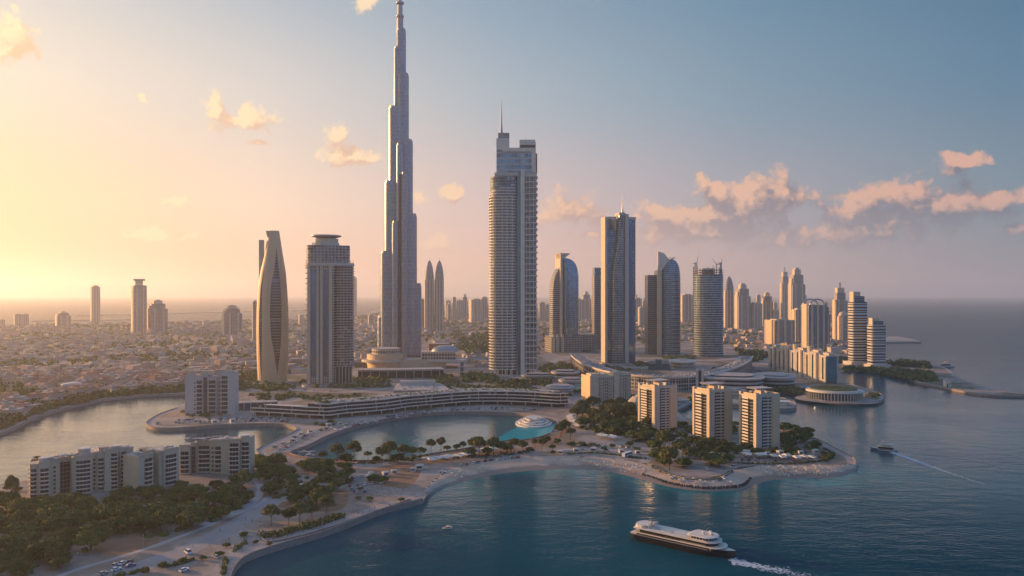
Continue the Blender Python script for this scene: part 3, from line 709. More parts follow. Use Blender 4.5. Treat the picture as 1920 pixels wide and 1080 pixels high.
m.loft([(T.z(r), T.P(sec(x, 8, -18, 10, 4, 28))) for r, x in zip(rows2, xl2)]); T.part(m, 'curved_body', F_gold)
T.box('glass_body', 1168, 1188, -14, 14, 681, 410, [F_dk, M_roof], 1); T.box('pier', 1166, 1172.5, -20, 8, 681, 403, M_conc); T.box('top_frame', 1172.6, 1188.5, -15, 15, 413, 408, M_conc)
T.box('window_strip', 1177, 1181, -14.6, -14.05, 672, 420, M_glass); T.box('parapet', 1155, 1167, -17, 8, 405, 400, M_conc)
m = MB(); m.bar((6*s, -4*s, T.z(403)), (6*s, -4*s, T.z(390)), 2.4, 1.2, 8); m.bar((6*s, -4*s, T.z(390)), (6*s, -4*s, T.z(366)), .9, .2, 8); T.part(m, 'mast', M_grey)
T.prism('planted_base', ell(2, 0, 38, 30, 32), 681, 679, [M_conc, M_leaf2], 1)
# ---- dome tower with slanted fin
F_cyl = facade('banded_glass', (.36, .37, .38), (.075, .16, .22), 4.0, 2.4, .20, .12, .08, .58, .6)
T = Tower('slanted_fin_tower', 'blue banded tower with rounded top and white slanted fin', 1245, 664, 14); s = T.s
T.box('dark_block', 1212, 1230, -10, 16, 664, 516, [facade('dark_block', (.20, .17, .15), (.05, .055, .065), 4, 2.2, .3, .35), M_roof], 1)
T.box('pier', 1229, 1236.5, -17, 12, 664, 507, M_cream)
rr = [664, 530, 512, 502, 495, 490, 487]; xr = [30, 30, 29.5, 28, 25.5, 22, 17]
m = MB(); m.loft([(T.z(r), T.P(sec(-8, x, -18+i*.7, 18-i*.7, 2.6, 40))) for i, (r, x) in enumerate(zip(rr, xr))], 0); T.part(m, 'glass_body', F_cyl)
m0 = MB().prism(T.P(sec(2, 31.2, -19.4, 19, 2.4, 36)), 0, .6, bottom=True)
for i, zz in enumerate(np.arange(T.z(655), T.z(520), 8.0)):
    b = T.part(m0, 'floor_ring', M_conc, loc=(0, 0, zz)) if i == 0 else inst(b, T.t, (0, 0, zz))
m = MB()
for yy in (-15, -12):
    m.face([(x*s, yy*s, T.z(r)) for x, r in ((-15, 508), (-9, 508), (7, 489), (-3, 476), (-15, 472))][::(1 if yy == -15 else -1)])
q = [(-15, 508), (-9, 508), (7, 489), (-3, 476), (-15, 472)]
for (x0, r0), (x1, r1) in zip(q, q[1:]+q[:1]): m.face([(x0*s, -15*s, T.z(r0)), (x0*s, -12*s, T.z(r0)), (x1*s, -12*s, T.z(r1)), (x1*s, -15*s, T.z(r1))])
T.part(m, 'fin', M_white)
m = MB()
for k in range(9):
    a = k/8; x0 = -8+22*a; r0 = 508-22*math.sin(a*1.5)
    m.bar((x0*s, -18*s, T.z(r0)), (x0*s, 12*s, T.z(r0-4)), .7); m.bar((x0*s, -18*s, T.z(r0)), ((x0+3)*s, -18*s, T.z(r0-4)), .6)
T.part(m, 'roof_lattice', M_grey)
# ---- round tower under construction
F_con = facade('unfinished_glass', (.30, .33, .34), (.055, .14, .18), 4.3, 2.6, .20, .12, .1, .5, .8)
T = Tower('unfinished_tower', 'round teal glass tower under construction with jagged open top', 1328, 668); s = T.s
T.prism('glass_body', sec(-27, 27, -24, 24, 2.4, 44), 668, 516, [F_con, M_roof], 1)
m0 = MB().prism(T.P(sec(-28, 28, -25, 25, 2.4, 44)), 0, .6, bottom=True)
for i, zz in enumerate(np.arange(T.z(664), T.z(505), 4.3)):
    b = T.part(m0, 'floor_slab', M_conc, loc=(0, 0, zz)) if i == 0 else inst(b, T.t, (0, 0, zz))
m = MB()
for i, (x, y) in enumerate(T.P(sec(-25, 25, -22, 22, 2.4, 22))): m.box(x-.7, y-.7, T.z(516), x+.7, y+.7, T.z(507-random.uniform(0, 9)))
T.part(m, 'bare_column', M_conc)
T.prism('core_wall', sec(-12, 12, -8, 10, 6, 20), 516, 503, [M_cream])
for x, y, top in ((-24, -8, 492), (-27, 4, 500), (22, 6, 492)): T.box('hoist_mast', 1328+x-1, 1328+x+1, y-1, y+1, 640, top, M_grey)
def crane(label, cx, cy_, row0, row1, jib, ang):
    c = thing('tower_crane', label, 'crane', T.t.location+Matrix.Rotation(T.t.rotation_euler.z, 3, 'Z') @ Vector((cx*s, cy_*s, T.z(row0))), T.t.rotation_euler.z, 'cranes on the unfinished tower')
    h = (row0-row1)*s; m = MB(); m.bar((0, 0, -8), (0, 0, h*.72), 1.0, 1.0, 4)
    for k in range(8): m.bar((-1.2, 0, h*.09*k), (1.2, 0, h*.09*(k+.5)), .25, .25, 4)
    m.build('mast', M_grey, c); a = R(ang); m = MB(); e = Vector((math.cos(a)*jib, 0, h*.72+math.sin(a)*jib))
    m.bar((0, 0, h*.72), e, .9, .4, 4); m.bar((0, 0, h*.72), (-math.copysign(7, math.cos(a)), 0, h*.75), .8, .8, 4); m.build('jib', M_grey, c)
    m = MB(); m.box(-1.6, -1.6, h*.66, 1.6, 1.6, h*.74); m.build('cab', M_conc, c)
crane('crane with nearly upright jib on left rim of unfinished tower', -21, -6, 506, 490, 16, 80)
crane('crane with leaning jib on right side of unfinished tower', 15, -4, 506, 492, 13, 125)
crane('thin crane mast on far right rim of unfinished tower', 24, 2, 506, 489, 9, 84)
# ---- distant towers: one builder, many shapes
F_far = [facade('far_a', (.38, .33, .30), (.10, .11, .13), 4, 3, .35, .35, .2, .4, .4), facade('far_b', (.34, .30, .29), (.08, .10, .12), 4, 5, .3, .2, .2, .5, .4),
         facade('far_c', (.42, .35, .29), (.09, .09, .10), 3.6, 2.6, .4, .5, .2, .3, .5), facade('far_d', (.26, .28, .30), (.08, .11, .14), 4, 2.2, .2, .15, .12, .6, .4)]
def far_tower(x0, x1, top, base, kind, fi, label, yaw=24, dr=.8, group='distant towers', name='distant_tower', cat='tower'):
    cx = (x0+x1)/2; T = Tower(name, label, cx, base, yaw, cat, group); s = T.s; a = R(abs(yaw))
    w_ = (x1-x0)/(math.cos(a)+dr*math.sin(a)); hw, hd = w_/2, w_*dr/2; f = F_far[fi]; h = base-top
    rect = lambda k=1.0, j=None: [(-hw*k, -hd*(j or k)), (hw*k, -hd*(j or k)), (hw*k, hd*(j or k)), (-hw*k, hd*(j or k))]
    def piers(r0, r1, n=3, k=1.0):
        for i in range(n):
            x = -hw*k+(2*hw*k)*(i+.5)/n-hw*.11; T.prism('pier', [(x, -hd*k-hw*.08), (x+hw*.22, -hd*k-hw*.08), (x+hw*.22, -hd*k-.02), (x, -hd*k-.02)], r0, r1, M_cream)
        T.prism('corner_pier', [(-hw*k-hw*.07, -hd*k*.6), (-hw*k-.02, -hd*k*.6), (-hw*k-.02, hd*k*.6), (-hw*k-hw*.07, hd*k*.6)], r0, r1, M_cream)
    if kind == 'slab':
        T.prism('body', rect(), base, top+h*.04, [f, M_roof], 1); piers(base, top+h*.03); T.prism('plant_room', rect(.6), top+h*.04, top, [M_cream, M_roof], 1)
    elif kind == 'step':
        T.prism('body', rect(), base, top+h*.28, [f, M_roof], 1); T.prism('upper_body', rect(.78), top+h*.28, top+h*.12, [f, M_roof], 1); T.prism('crown', rect(.5), top+h*.12, top+h*.03, [M_cream, M_roof], 1)
        T.prism('crown_cap', rect(.3), top+h*.03, top, [M_cream]); piers(base, top+h*.26, 2)
        T.prism('shoulder', [(-hw*.98, -hd*.5), (-hw*.4, -hd*.5), (-hw*.4, hd*.5), (-hw*.98, hd*.5)], top+h*.28, top+h*.18, [M_cream, M_roof], 1)
    elif kind == 'spire':
        T.prism('body', rect(), base, top+h*.30, [f, M_roof], 1); T.prism('upper_body', rect(.75), top+h*.30, top+h*.16, [f, M_roof], 1)
        T.prism('crown', rect(.6), top+h*.16, top+h*.07, [M_cream], None); T.prism('spire', rect(.12), top+h*.07, top-h*.02, [M_grey]); piers(base, top+h*.28, 2)
    elif kind == 'dome':
        T.prism('body', sec(-hw, hw, -hd, hd, 3.5, 28), base, top+h*.14, [f, M_roof], 1)
        T.part(MB().loft([(T.z(top+h*.14*(1-q)), T.P(sec(-hw*k, hw*k, -hd*k, hd*k, 3, 28))) for q, k in ((0, .95), (.35, .88), (.65, .72), (.88, .45), (1, .12))]), 'dome', M_cream); piers(base, top+h*.16, 2)
    elif kind == 'arch':
        T.prism('body', rect(), base, top+h*.12, [f, M_roof], 1); m = MB(); n = 12
        P0 = [(math.cos(math.pi*i/n)*hw*.8, T.z(top+h*.12)+math.sin(math.pi*i/n)*h*.11*s) for i in range(n+1)]
        for (xa, za), (xb, zb) in zip(P0, P0[1:]): m.bar((xa*s, -hd*.9*s, za), (xb*s, -hd*.9*s, zb), 1.6, 1.6, 5)
        ar = T.part(m, 'roof_arch', M_grey); inst(ar, T.t, (0, hd*1.7*s, 0)); piers(base, top+h*.10, 3)
    elif kind == 'bullet':
        T.part(MB().loft([(T.z(base-(base-top)*q), T.P(sec(-hw*k, hw*k, -hd*k, hd*k, 3, 24))) for q, k in ((0, 1), (.70, 1), (.80, .92), (.88, .74), (.94, .5), (.985, .2))]), 'body', f); piers(base, top+h*.28, 3)
        T.part(MB().bar((0, 0, T.z(top+h*.02)), (0, 0, T.z(top-h*.02)), 1.2, .3), 'spire', M_grey)
    elif kind == 'disc':
        T.prism('body', rect(), base, top+h*.12, [f, M_roof], 1); T.prism('neck', ell(0, 0, hw*.6, hd*.6, 20), top+h*.12, top+h*.035, [M_cream])
        T.prism('disc_roof', ell(0, 0, hw*.95, hd*.95, 24), top+h*.035, top, [M_grey]); piers(base, top+h*.15, 2)
    elif kind == 'band':
        T.prism('body', sec(-hw, hw, -hd, hd, 4, 32), base, top+h*.14, [facade('band_tower', (.5, .46, .42), (.05, .095, .13), 4.4, 80, .38, 0, .08, .55, .2), M_roof], 1)
        m0 = MB().prism(T.P(sec(-hw*1.04, hw*1.04, -hd*1.04, hd*1.04, 4, 32)), 0, .9, bottom=True)
        for i, zz in enumerate(np.arange(T.z(base-h*.05), T.z(top+h*.15), 6.6)):
            b = T.part(m0, 'balcony', M_white, loc=(0, 0, zz)) if i == 0 else inst(b, T.t, (0, 0, zz))
        T.prism('crown', [(-hw*.8, -hd*.6), (hw*.1, -hd*.6), (hw*.1, hd*.6), (-hw*.8, hd*.6)], top+h*.14, top, [M_cream, M_roof], 1); T.prism('crown', rect(.62), top+h*.14, top+h*.06, [F_far[3], M_roof], 1)
        T.prism('podium', rect(1.35), base, base-h*.05, [M_conc, M_roof], 1)
    return T
FT = [
 (170.5,187,535,605,'slab',0,'lone slim slab tower standing far left by the pale sea',14), (247,274,523,624,'disc',0,'tallest hazy tower on the left with a disc roof',14),
 (277,313,562,623,'step',1,'broad stepped hazy block right of the disc roofed tower',14), (417,453,572,628,'step',1,'square hazy block with small crane like mast, left of the petal tower',14),
 (105,131,584,612,'step',1,'low hazy block with raised middle on the far left shore',14), (27,40,588,609,'slab',0,'left one of two small hazy blocks at the far left edge',10), (40.5,53,588,609,'slab',0,'right one of two small hazy blocks at the far left edge',10),
 (-6,8,599,611,'slab',0,'tiny hazy block cut by the left picture edge',10), (473,483,563,640,'slab',1,'narrow hazy tower peeping out left of the petal tower',10), (657,669,518,592,'slab',0,'narrow hazy tower peeping out right of the saucer tower',10),
 (796,814.5,487,621,'bullet',0,'left twin of two bullet topped towers right of the needle',8), (814.5,833,487,621,'bullet',0,'right twin of two bullet topped towers right of the needle',8),
 (788,797,560,618,'slab',1,'low slab tucked behind the bullet topped twins',10),
 (856,868,562,600,'slab',0,'small hazy slab right of the bullet twins',12), (866,877,551,598,'step',1,'small hazy stepped block before the balcony tower',12), (879,905,560,604,'slab',2,'wider pinkish block left of the balcony tower',20), (902,914,556,602,'slab',1,'narrow hazy block touching the balcony tower on its left',12), (835,845,563,598,'slab',0,'little hazy block between the twins and the balcony tower',12),
 (1010,1022,566,600,'slab',0,'little hazy block right of the balcony tower',12), (1090,1108,546,598,'step',1,'hazy stepped block between sail tower and slim tower',18), (1078,1092,560,600,'slab',0,'hazy slab beside the sail tower shoulder',18),
 (1188,1203,558,602,'slab',0,'hazy block just right of the twin slab tower',18), (1196,1212,575,612,'slab',2,'warm lit low block left of the slanted fin tower',20), (1276,1300,551,604,'slab',1,'ribbed hazy block between slanted fin tower and unfinished tower',18),
 (1357,1377,517,616,'bullet',1,'tall rounded grey tower just right of the unfinished tower',20), (1377,1407,531,618,'step',2,'sunlit stepped tower right of the rounded grey tower',26), (1405,1429,567,618,'slab',2,'shorter lit slab before the blue stepped tower',26), (1427,1449,548,612,'step',3,'blue grey stepped tower left of the slender spire',22), (1448,1460,580,606,'slab',2,'small warm block low down before the slender spire',22),
 (1462,1480,503,600,'spire',2,'slender spired sunlit tower in the right cluster',26), (1478,1509,502,614,'step',2,'tallest broad stepped tower of the right cluster',26),
 (1497,1512,552,600,'slab',2,'pale thin tower behind the arch roofed tower',24), (1484,1513,578,640,'slab',2,'ribbed sunlit block left of the arch roofed tower',28), (1503,1548,560,656,'arch',1,'big ribbed tower with an arch on its roof',30), (1540,1556,566,650,'step',1,'stepped tower half hidden right of the arch roofed tower',24),
 (1434,1488,598,645,'slab',2,'wide low warm block in front of the slender spire',34), (1561,1588,532,638,'spire',2,'brown tower with lit crown left of the banded sea tower',24), (1570,1592,584,640,'dome',2,'lower domed tower at the foot of the brown tower',24),
 (1589,1627,547,684,'band',0,'tall banded tower by the sea with lit corner crown',28), (1625,1662,596,687,'band',0,'shorter banded tower by the sea, rightmost of all',28),
]
ff = np.random.default_rng(33)
for q in ((838,846,566,'left of the balcony tower, first in the hazy gap'),(848,855,556,'left of the balcony tower, thinnest in the gap'),(908,915,562,'just touching the balcony tower foot'),(1023,1030,570,'between balcony tower and sail tower'),(1091,1097,557,'thin one right of the sail tower shoulder'),(1109,1112,552,'sliver left of the slim tower'),(1190,1196,552,'thin one right of the twin slab tower'),(1204,1211,560,'left neighbour of the slanted fin tower'),(1278,1285,566,'low one in the gap right of the slanted fin tower'),(1286,1299,572,'low broad one left of the unfinished tower'),(1450,1457,566,'small one left of the slender spire'),(1400,1406,556,'thin one behind the sunlit stepped tower'),(1418,1426,552,'thin one behind the shorter lit slab'),(1552,1560,590,'small one left of the brown tower'),(760,772,577,'low one behind the needle tower'),(690,700,588,'tiny one left of the needle tower'),(560,570,590,'tiny one between petal and saucer tower'),(345,352,601,'tiny one on the far left shore'),(380,392,604,'tiny broad one on the far left shore'),(66,74,604,'tiny one on the far left shore beside the lone slab')):
    FT.append((q[0], q[1], q[2], 600 if q[0] > 800 else 608, ('slab', 'step')[int(ff.integers(0, 2))], int(ff.integers(0, 3)), 'faint hazy tower '+q[3], 16))
for q in FT: far_tower(*q)
# ================================================================ the low city
CLEAR = []                                   # (x, y, r) kept free of houses
for q in FT: g_ = G((q[0]+q[1])/2, q[3]); CLEAR.append((g_.x, g_.y, (q[1]-q[0])*g_.y/F*.75+12))
for cx, yb, r in ((750,672,75),(962,703,62),(511,718,50),(617,722,52),(1058,659,70),(1100,657,60),(1121,655,30),(1160,681,55),(1245,664,55),(1328,668,50)): g_ = G(cx, yb); CLEAR.append((g_.x, g_.y, r))
CITY = [[(-900,618),(0,612),(330,605),(480,601),(640,597),(740,585),(740,640),(700,655),(690,690),(560,700),(480,702),(440,706),(430,728),(330,731),(200,741),(115,758),(50,778),(-20,808),(-330,850),(-800,760)],
        [(740,580),(900,567),(1300,566.5),(1500,570),(1560,578),(1610,600),(1640,640),(1640,662),(1560,664),(1470,655),(1390,650),(1300,640),(1200,645),(1100,636),(1020,650),(1000,668),(900,690),(860,655),(800,640)]]
CG = [[tuple(G(x, y)[:2]) for x, y in p] for p in CITY]
gr = np.random.default_rng(11)
houses = []
for poly in CG:
    A = np.array(poly); ya = np.exp(gr.uniform(math.log(A[:, 1].min()), math.log(min(9000, A[:, 1].max())), 60000))
    xa = gr.uniform(-1, 1, 60000)*np.maximum(400, ya*.72)
    ok = inside(poly, xa, ya); houses.append(np.stack([xa[ok], ya[ok]], 1))
HP = np.concatenate(houses); HP = HP[np.argsort(HP[:, 1])]
# streets and green gaps: drop by a coarse pattern, thin to a minimum spacing
cell = {}; keep = []
def vn(x, y): return math.sin(x*.011+1.3*math.sin(y*.007))+math.sin(y*.013+1.7*math.sin(x*.006+2))+.6*math.sin((x+y)*.031)
for x, y in HP:
    if vn(x, y) < -.6: continue
    md = 19 if y < 1500 else 19+(y-1500)*.008
    kx, ky = int(x//md), int(y//md)
    if (kx, ky, int(md)) in cell: continue
    if any((x-a)**2+(y-b)**2 < r*r for a, b, r in CLEAR): continue
    cell[(kx, ky, int(md))] = 1; keep.append((float(x), float(y)))
M_hw = [mat('house_wall_pink', (.44, .31, .25), .8, var=.2), mat('house_wall_sand', (.40, .31, .24), .8, var=.2), mat('house_wall_white', (.46, .40, .34), .8, var=.15)]
M_hr = [mat('tile_roof', (.36, .20, .14), .85, var=.25), M_roofp, M_roof]
def house_mesh(k, detail=True):
    root = thing('house', None, 'house'); w_, d_ = (13, 11, 16, 9)[k], (10, 11, 9, 9)[k]; h = (5.5, 7.5, 5.0, 9)[k]
    MB().box(-w_/2, -d_/2, 0, w_/2, d_/2, h).build('wall', M_hw[k % 3], root)
    m = MB()
    if k in (0, 2):
        p = [(-w_/2-.5, -d_/2-.5), (w_/2+.5, -d_/2-.5), (w_/2+.5, d_/2+.5), (-w_/2-.5, d_/2+.5)]
        q = [(-w_*.2, -.3), (w_*.2, -.3), (w_*.2, .3), (-w_*.2, .3)]; m.prism(p, h, h+2.6, 0, 0, q, True)
    else:
        m.box(-w_/2-.3, -d_/2-.3, h, w_/2+.3, d_/2+.3, h+.9); m.box(-w_*.2, -d_*.2, h+.9, w_*.15, d_*.2, h+3)
    m.build('roof', M_hr[k % 3 if k != 2 else 0], root)
    w0 = MB().box(-.8, -.12, 0, .8, .05, 1.6)
    first = None
    for fl in range(int(h//3.2)):
        for x in (-w_*.3, 0, w_*.3):
            if first is None: first = w0.build('window', M_dark, root, (x, -d_/2, 1.1+3.1*fl))
            else: inst(first, root, (x, -d_/2, 1.1+3.1*fl))
    return root
HL = ['low house with hipped tiled roof in the hazy quarter beyond the left water', 'flat roofed sand coloured block house in the low city', 'long low house with tiled roof in the low city', 'taller narrow pink house in the low city']
protos = [house_mesh(k) for k in range(4)]
used = [False]*4; NH = 290
for i, (x, y) in enumerate(keep[:NH]):
    k = int(gr.integers(0, 4)); s_ = float(gr.uniform(.8, 1.35)); rz = float(gr.choice([0, .35, -.3, 1.2]))+float(gr.uniform(-.15, .15))
    if not used[k]:
        r = protos[k]; used[k] = True; r.location = (x, y, GZ); r.rotation_euler.z = rz; r.scale = (s_,)*3; r['label'] = HL[k]; r['group'] = 'low houses of the city'
    else: dup(protos[k], (x, y, GZ), rz, s_, HL[k], 'low houses of the city')
rest = MB()
for x, y in keep[NH:]:
    w_, d_ = gr.uniform(9, 22), gr.uniform(8, 18); h = float(gr.choice([4, 5, 5.5, 7, 9, 13], p=[.25, .25, .2, .15, .1, .05])); a = float(gr.choice([0, .4, -.5]))+gr.uniform(-.1, .1)
    c, s_ = math.cos(a), math.sin(a); P_ = [(x+c*u-s_*v, y+s_*u+c*v) for u, v in ((-w_/2, -d_/2), (w_/2, -d_/2), (w_/2, d_/2), (-w_/2, d_/2))]
    mi = int(gr.integers(0, 3)); rest.prism(P_, GZ, GZ+h, mi, 3+int(gr.integers(0, 3)))
    if gr.random() < .4: q = [(x+(u-x)*.4, y+(v-y)*.4) for u, v in P_]; rest.prism(q, GZ+h, GZ+h+2.2, mi, 3+int(gr.integers(0, 3)))
tag(rest.build('distant_houses', M_hw+M_hr), 'thousands of low pinkish houses spreading to the hazy horizon', 'houses', kind='stuff')
# ---- greenery that reads as one mass: clumps of leaf faces
def clump(mb, x, y, z, r, h, n, g, mi=0):
    u = g.normal(size=(n, 3)); u /= np.linalg.norm(u, axis=1)[:, None]; u[:, 2] = np.abs(u[:, 2])*.9+.05
    rad = g.uniform(.75, 1.05, n)
    for k in range(n):
        p = Vector((x+u[k, 0]*r*rad[k], y+u[k, 1]*r*rad[k], z+u[k, 2]*h*rad[k]))
        nn = Vector(u[k])+Vector(g.normal(size=3)*.45); a = nn.orthogonal().normalized()*r*.34; b = nn.cross(a).normalized()*r*.34
        mb.face([p-a-b, p+a-b*.6, p+a*.7+b, p-a*.8+b], mi)
green = MB(); gg = np.random.default_rng(5)
cnt = 0
for poly in CG:
    A = np.array(poly); ya = np.exp(gg.uniform(math.log(A[:, 1].min()), math.log(6500), 15000)); xa = gg.uniform(-1, 1, 15000)*np.maximum(400, ya*.70)
    ok = inside(poly, xa, ya)
    for x, y in zip(xa[ok], ya[ok]):
        v_ = vn(x, y)
        if gg.random() > (.95 if v_ < -.6 else .5): continue
        if any((x-a)**2+(y-b)**2 < (r*.8)**2 for a, b, r in CLEAR): continue
        sc_ = 1 if y < 1600 else 1+(y-1600)/2500
        clump(green, x, y, GZ, gg.uniform(4, 7)*sc_, gg.uniform(5, 8), 16 if y < 1800 else 9, gg, int(gg.random() < .4)); cnt += 1
tag(green.build('city_greenery', [M_leaf, M_leaf2]), 'olive scrub and trees scattered through the hazy low city', 'greenery', kind='stuff')
def patch(pts, n, r=(3, 5), h=(3.5, 6), k=26, seed=1, name='shrubbery', label='dense shrubs and small trees between the buildings'):
    m = MB(); g = np.random.default_rng(seed)
    for x, y in scatter(pts, n, 0, seed): clump(m, x, y, GZ-.3, g.uniform(*r), g.uniform(*h), k, g, int(g.random() < .35))
    tag(m.build(name, [M_leaf, M_leaf2]), label, 'shrubs', kind='stuff')
patch([(440,712),(480,716),(540,722),(560,730),(500,734),(445,732)], 70, seed=21, label='shrubs in front of the petal tower')
patch([(560,718),(660,712),(700,706),(730,712),(730,726),(650,728),(590,728)], 150, seed=22, label='dark green belt below the saucer tower')
patch([(540,738),(620,742),(660,740),(700,745),(640,752),(600,756),(560,748)], 60, (2, 3.5), (2, 4), seed=23, label='garden shrubs above the curved terraced building')
patch([(470,740),(520,738),(560,746),(520,752),(470,750)], 40, (2, 3.5), (2, 4), seed=24, label='garden shrubs beside the left hotel block')
patch([(800,702),(850,706),(860,722),(845,735),(820,722)], 60, seed=25, label='trees at the right of the pale plaza building')
patch([(868,703),(930,706),(930,718),(870,718)], 60, (4, 6), (5, 8), seed=26, label='dark tree belt left of the balcony tower')
patch([(860,722),(1000,728),(1040,742),(960,740),(870,736)], 110, (2.5, 4), (2, 4), seed=27, label='shrubs on the slope behind the curved terraced building')
patch([(930,716),(1030,714),(1035,724),(935,726)], 90, (3, 5), (3, 5), seed=28, label='green belt at the foot of the balcony tower')
patch([(1010,690),(1060,682),(1090,690),(1080,708),(1020,706)], 70, (4, 6), (4, 7), seed=29, label='trees between balcony tower and the ring building')
patch([(1040,722),(1085,728),(1088,745),(1050,742)], 50, (2.5, 4), (2, 4), seed=30, label='shrubs left of the beige twin blocks')
patch([(1410,728),(1440,718),(1490,728),(1520,737),(1500,741),(1440,733)], 90, (3, 4.5), (3, 5), seed=31, label='dark trees along the promontory left of the pavilion')
patch([(1575,689),(1640,692),(1700,696),(1745,700),(1760,716),(1725,716),(1660,701),(1580,693)], 190, (4, 6), (4, 7), seed=32, label='dark scrub wood on the right hand spit')
patch([(1665,678),(1740,684),(1745,692),(1670,686)], 90, (4, 6), (5, 9), seed=33, label='tree row on the seaward side of the spit')
patch([(1630,738),(1648,741),(1640,746),(1625,743)], 14, (2.5, 4), (2, 4), seed=34, label='shrubs beside the pavilion at the promontory tip')
patch([(1380,655),(1440,662),(1440,676),(1400,680)], 70, (5, 7), (5, 8), seed=35, label='dark trees left of the white apartment row')
patch([(690,702),(790,702),(790,706),(690,706)], 90, (3, 4), (3, 5), seed=36, label='hedge belt between canopy roof and plaza building')
patch([(120,752),(200,738),(330,728),(430,722),(430,730),(330,735),(200,745),(130,760)], 190, (4, 7), (5, 8), seed=37, label='tree belt along the far bank of the left water')
patch([(-40,800),(40,765),(110,752),(120,760),(60,780),(0,806)], 110, (4, 7), (5, 8), seed=38, label='trees above the far left bank')
patch([(430,690),(480,690),(480,712),(440,716)], 110, (5, 8), (5, 8), seed=39, label='green wood left of the petal tower')
patch([(860,640),(920,625),(915,660),(880,670)], 150, (7, 10), (6, 10), seed=40, label='green wood right of the needle tower base')

patch([(1085,690),(1120,694),(1180,698),(1180,690),(1110,684)], 45, (2.5, 4), (2, 4), seed=81, label='green shrubs on the plaza left of the dark pavilion')
patch([(1190,680),(1225,680),(1225,687),(1190,687)], 40, (2.5, 4), (2, 4), seed=82, label='shrubs at the foot of the twin slab tower')
patch([(1240,668),(1300,668),(1300,674),(1240,674)], 60, (3, 5), (2, 4), seed=83, label='shrubs at the foot of the slanted fin tower')
patch([(1330,690),(1390,684),(1396,696),(1345,706)], 60, (2.5, 4), (2, 4), seed=84, label='garden inside the curve of the ring building')
patch([(1560,672),(1590,672),(1590,682),(1560,682)], 40, (4, 6), (3, 5), seed=85, label='trees left of the tall banded sea tower')
patch([(1180,742),(1230,744),(1250,752),(1190,752)], 60, (2, 3.4), (2, 3.4), seed=86, label='shrubs between beige blocks and small banded hall')
patch([(1290,745),(1340,744),(1350,754),(1300,754)], 40, (2, 3.4), (2, 3.4), seed=87, label='shrubs on the far side of the narrow channel')
patch([(985,742),(1030,744),(1045,752),(1000,750)], 40, (1.6, 3), (1.6, 3), seed=88, label='bushes behind the right end of the terraced building')
# ================================================================ nearer buildings
class Frame:                                  # local frame between two ground points of the photo (x along the front, y away)
    def __init__(s, name, label, cat, a, b, group=None):
        A, B = G(*a), G(*b); d_ = B-A; s.L = d_.length; s.t = thing(name, label, cat, A, math.atan2(d_.y, d_.x), group); s.mpp = (A.y+B.y)/2/F
    def part(s, mb, name, mats, **k): return mb.build(name, mats, s.t, **k)
def curved_balcony(w_, out_, th=.3, rail=.42, n=8):
    m = MB(); pts = [(w_*i/n, -out_*math.sin(math.pi*(.12+.76*i/n))**.8) for i in range(n+1)]
    q = [(x, 0) for x, _ in pts]
    m.slab(pts, q, 0, th); m.slab(pts, offset(pts, .15), th, th+rail)
    return m
def flat_windows(w_, h, bays):
    m = MB(); m.box(0, .0, 0, w_, .25, h); return m
def block(fr, bays, H_, fh, depth=14, wallm=M_cream, side=3):
    """one row of bays: (kind, width, setback y, height)"""
    x = 0; cache = {}
    for kind, w_, y0, hh in bays:
        y0 *= 1.7; hh = H_*(1+(hh/H_-1)*1.8)
        fr.part(MB().box(x, y0, 0, x+w_, y0+depth, hh, 0, 1), 'wall', [wallm, M_roofp])
        nf = int((hh-1.5)//fh)
        if kind in ('b', 'c'):
            mx = min(1.0, w_*.12); key = (kind, round(w_, 2))
            for f in range(nf):
                z = f*fh+.5
                if key not in cache:
                    wb = MB(); ww = w_-2*mx; n = max(2, int(ww/1.8))
                    wb.box(0, -.12, .45, ww, -.02, fh*.93, 0)
                    for i in range(n+1): wb.box(ww*i/n-.05, -.2, .45, ww*i/n+.05, -.13, fh*.93, 1)
                    cache[key] = (fr.part(wb, 'window', [M_pane, M_conc], loc=(x+mx, y0, z)), fr.part(curved_balcony(w_-mx, 1.9 if kind == 'b' else 1.2), 'balcony', M_white, loc=(x+mx/2, y0-.0, z)))
                else:
                    inst(cache[key][0], fr.t, (x+mx, y0, z)); inst(cache[key][1], fr.t, (x+mx/2, y0, z))
        elif kind == 's':
            for f in range(nf):
                z = f*fh+.5
                if kind not in cache: cache[kind] = fr.part(MB().box(-.6, -.08, .8, .6, .06, 2.2), 'window', M_dark, loc=(x+w_/2, y0, z))
                else: inst(cache[kind], fr.t, (x+w_/2, y0, z))
        elif kind == 'g':
            m = MB(); m.box(x+.5, y0-.15, .5, x+w_-.5, y0-.02, hh-2, 0)
            for f in range(nf+1): m.box(x+.4, y0-.25, f*fh+.3, x+w_-.4, y0-.16, f*fh+.55, 1)
            for i in range(4): xx = x+.5+(w_-1)*i/3; m.box(xx-.08, y0-.22, .5, xx+.08, y0-.16, hh-2, 1)
            fr.part(m, 'glass_bay', [M_pane, M_grey])
        fr.part(MB().box(x-.15, y0-.3, hh, x+w_+.15, y0+.2, hh+1.0), 'parapet', wallm)
        x += w_
    return x
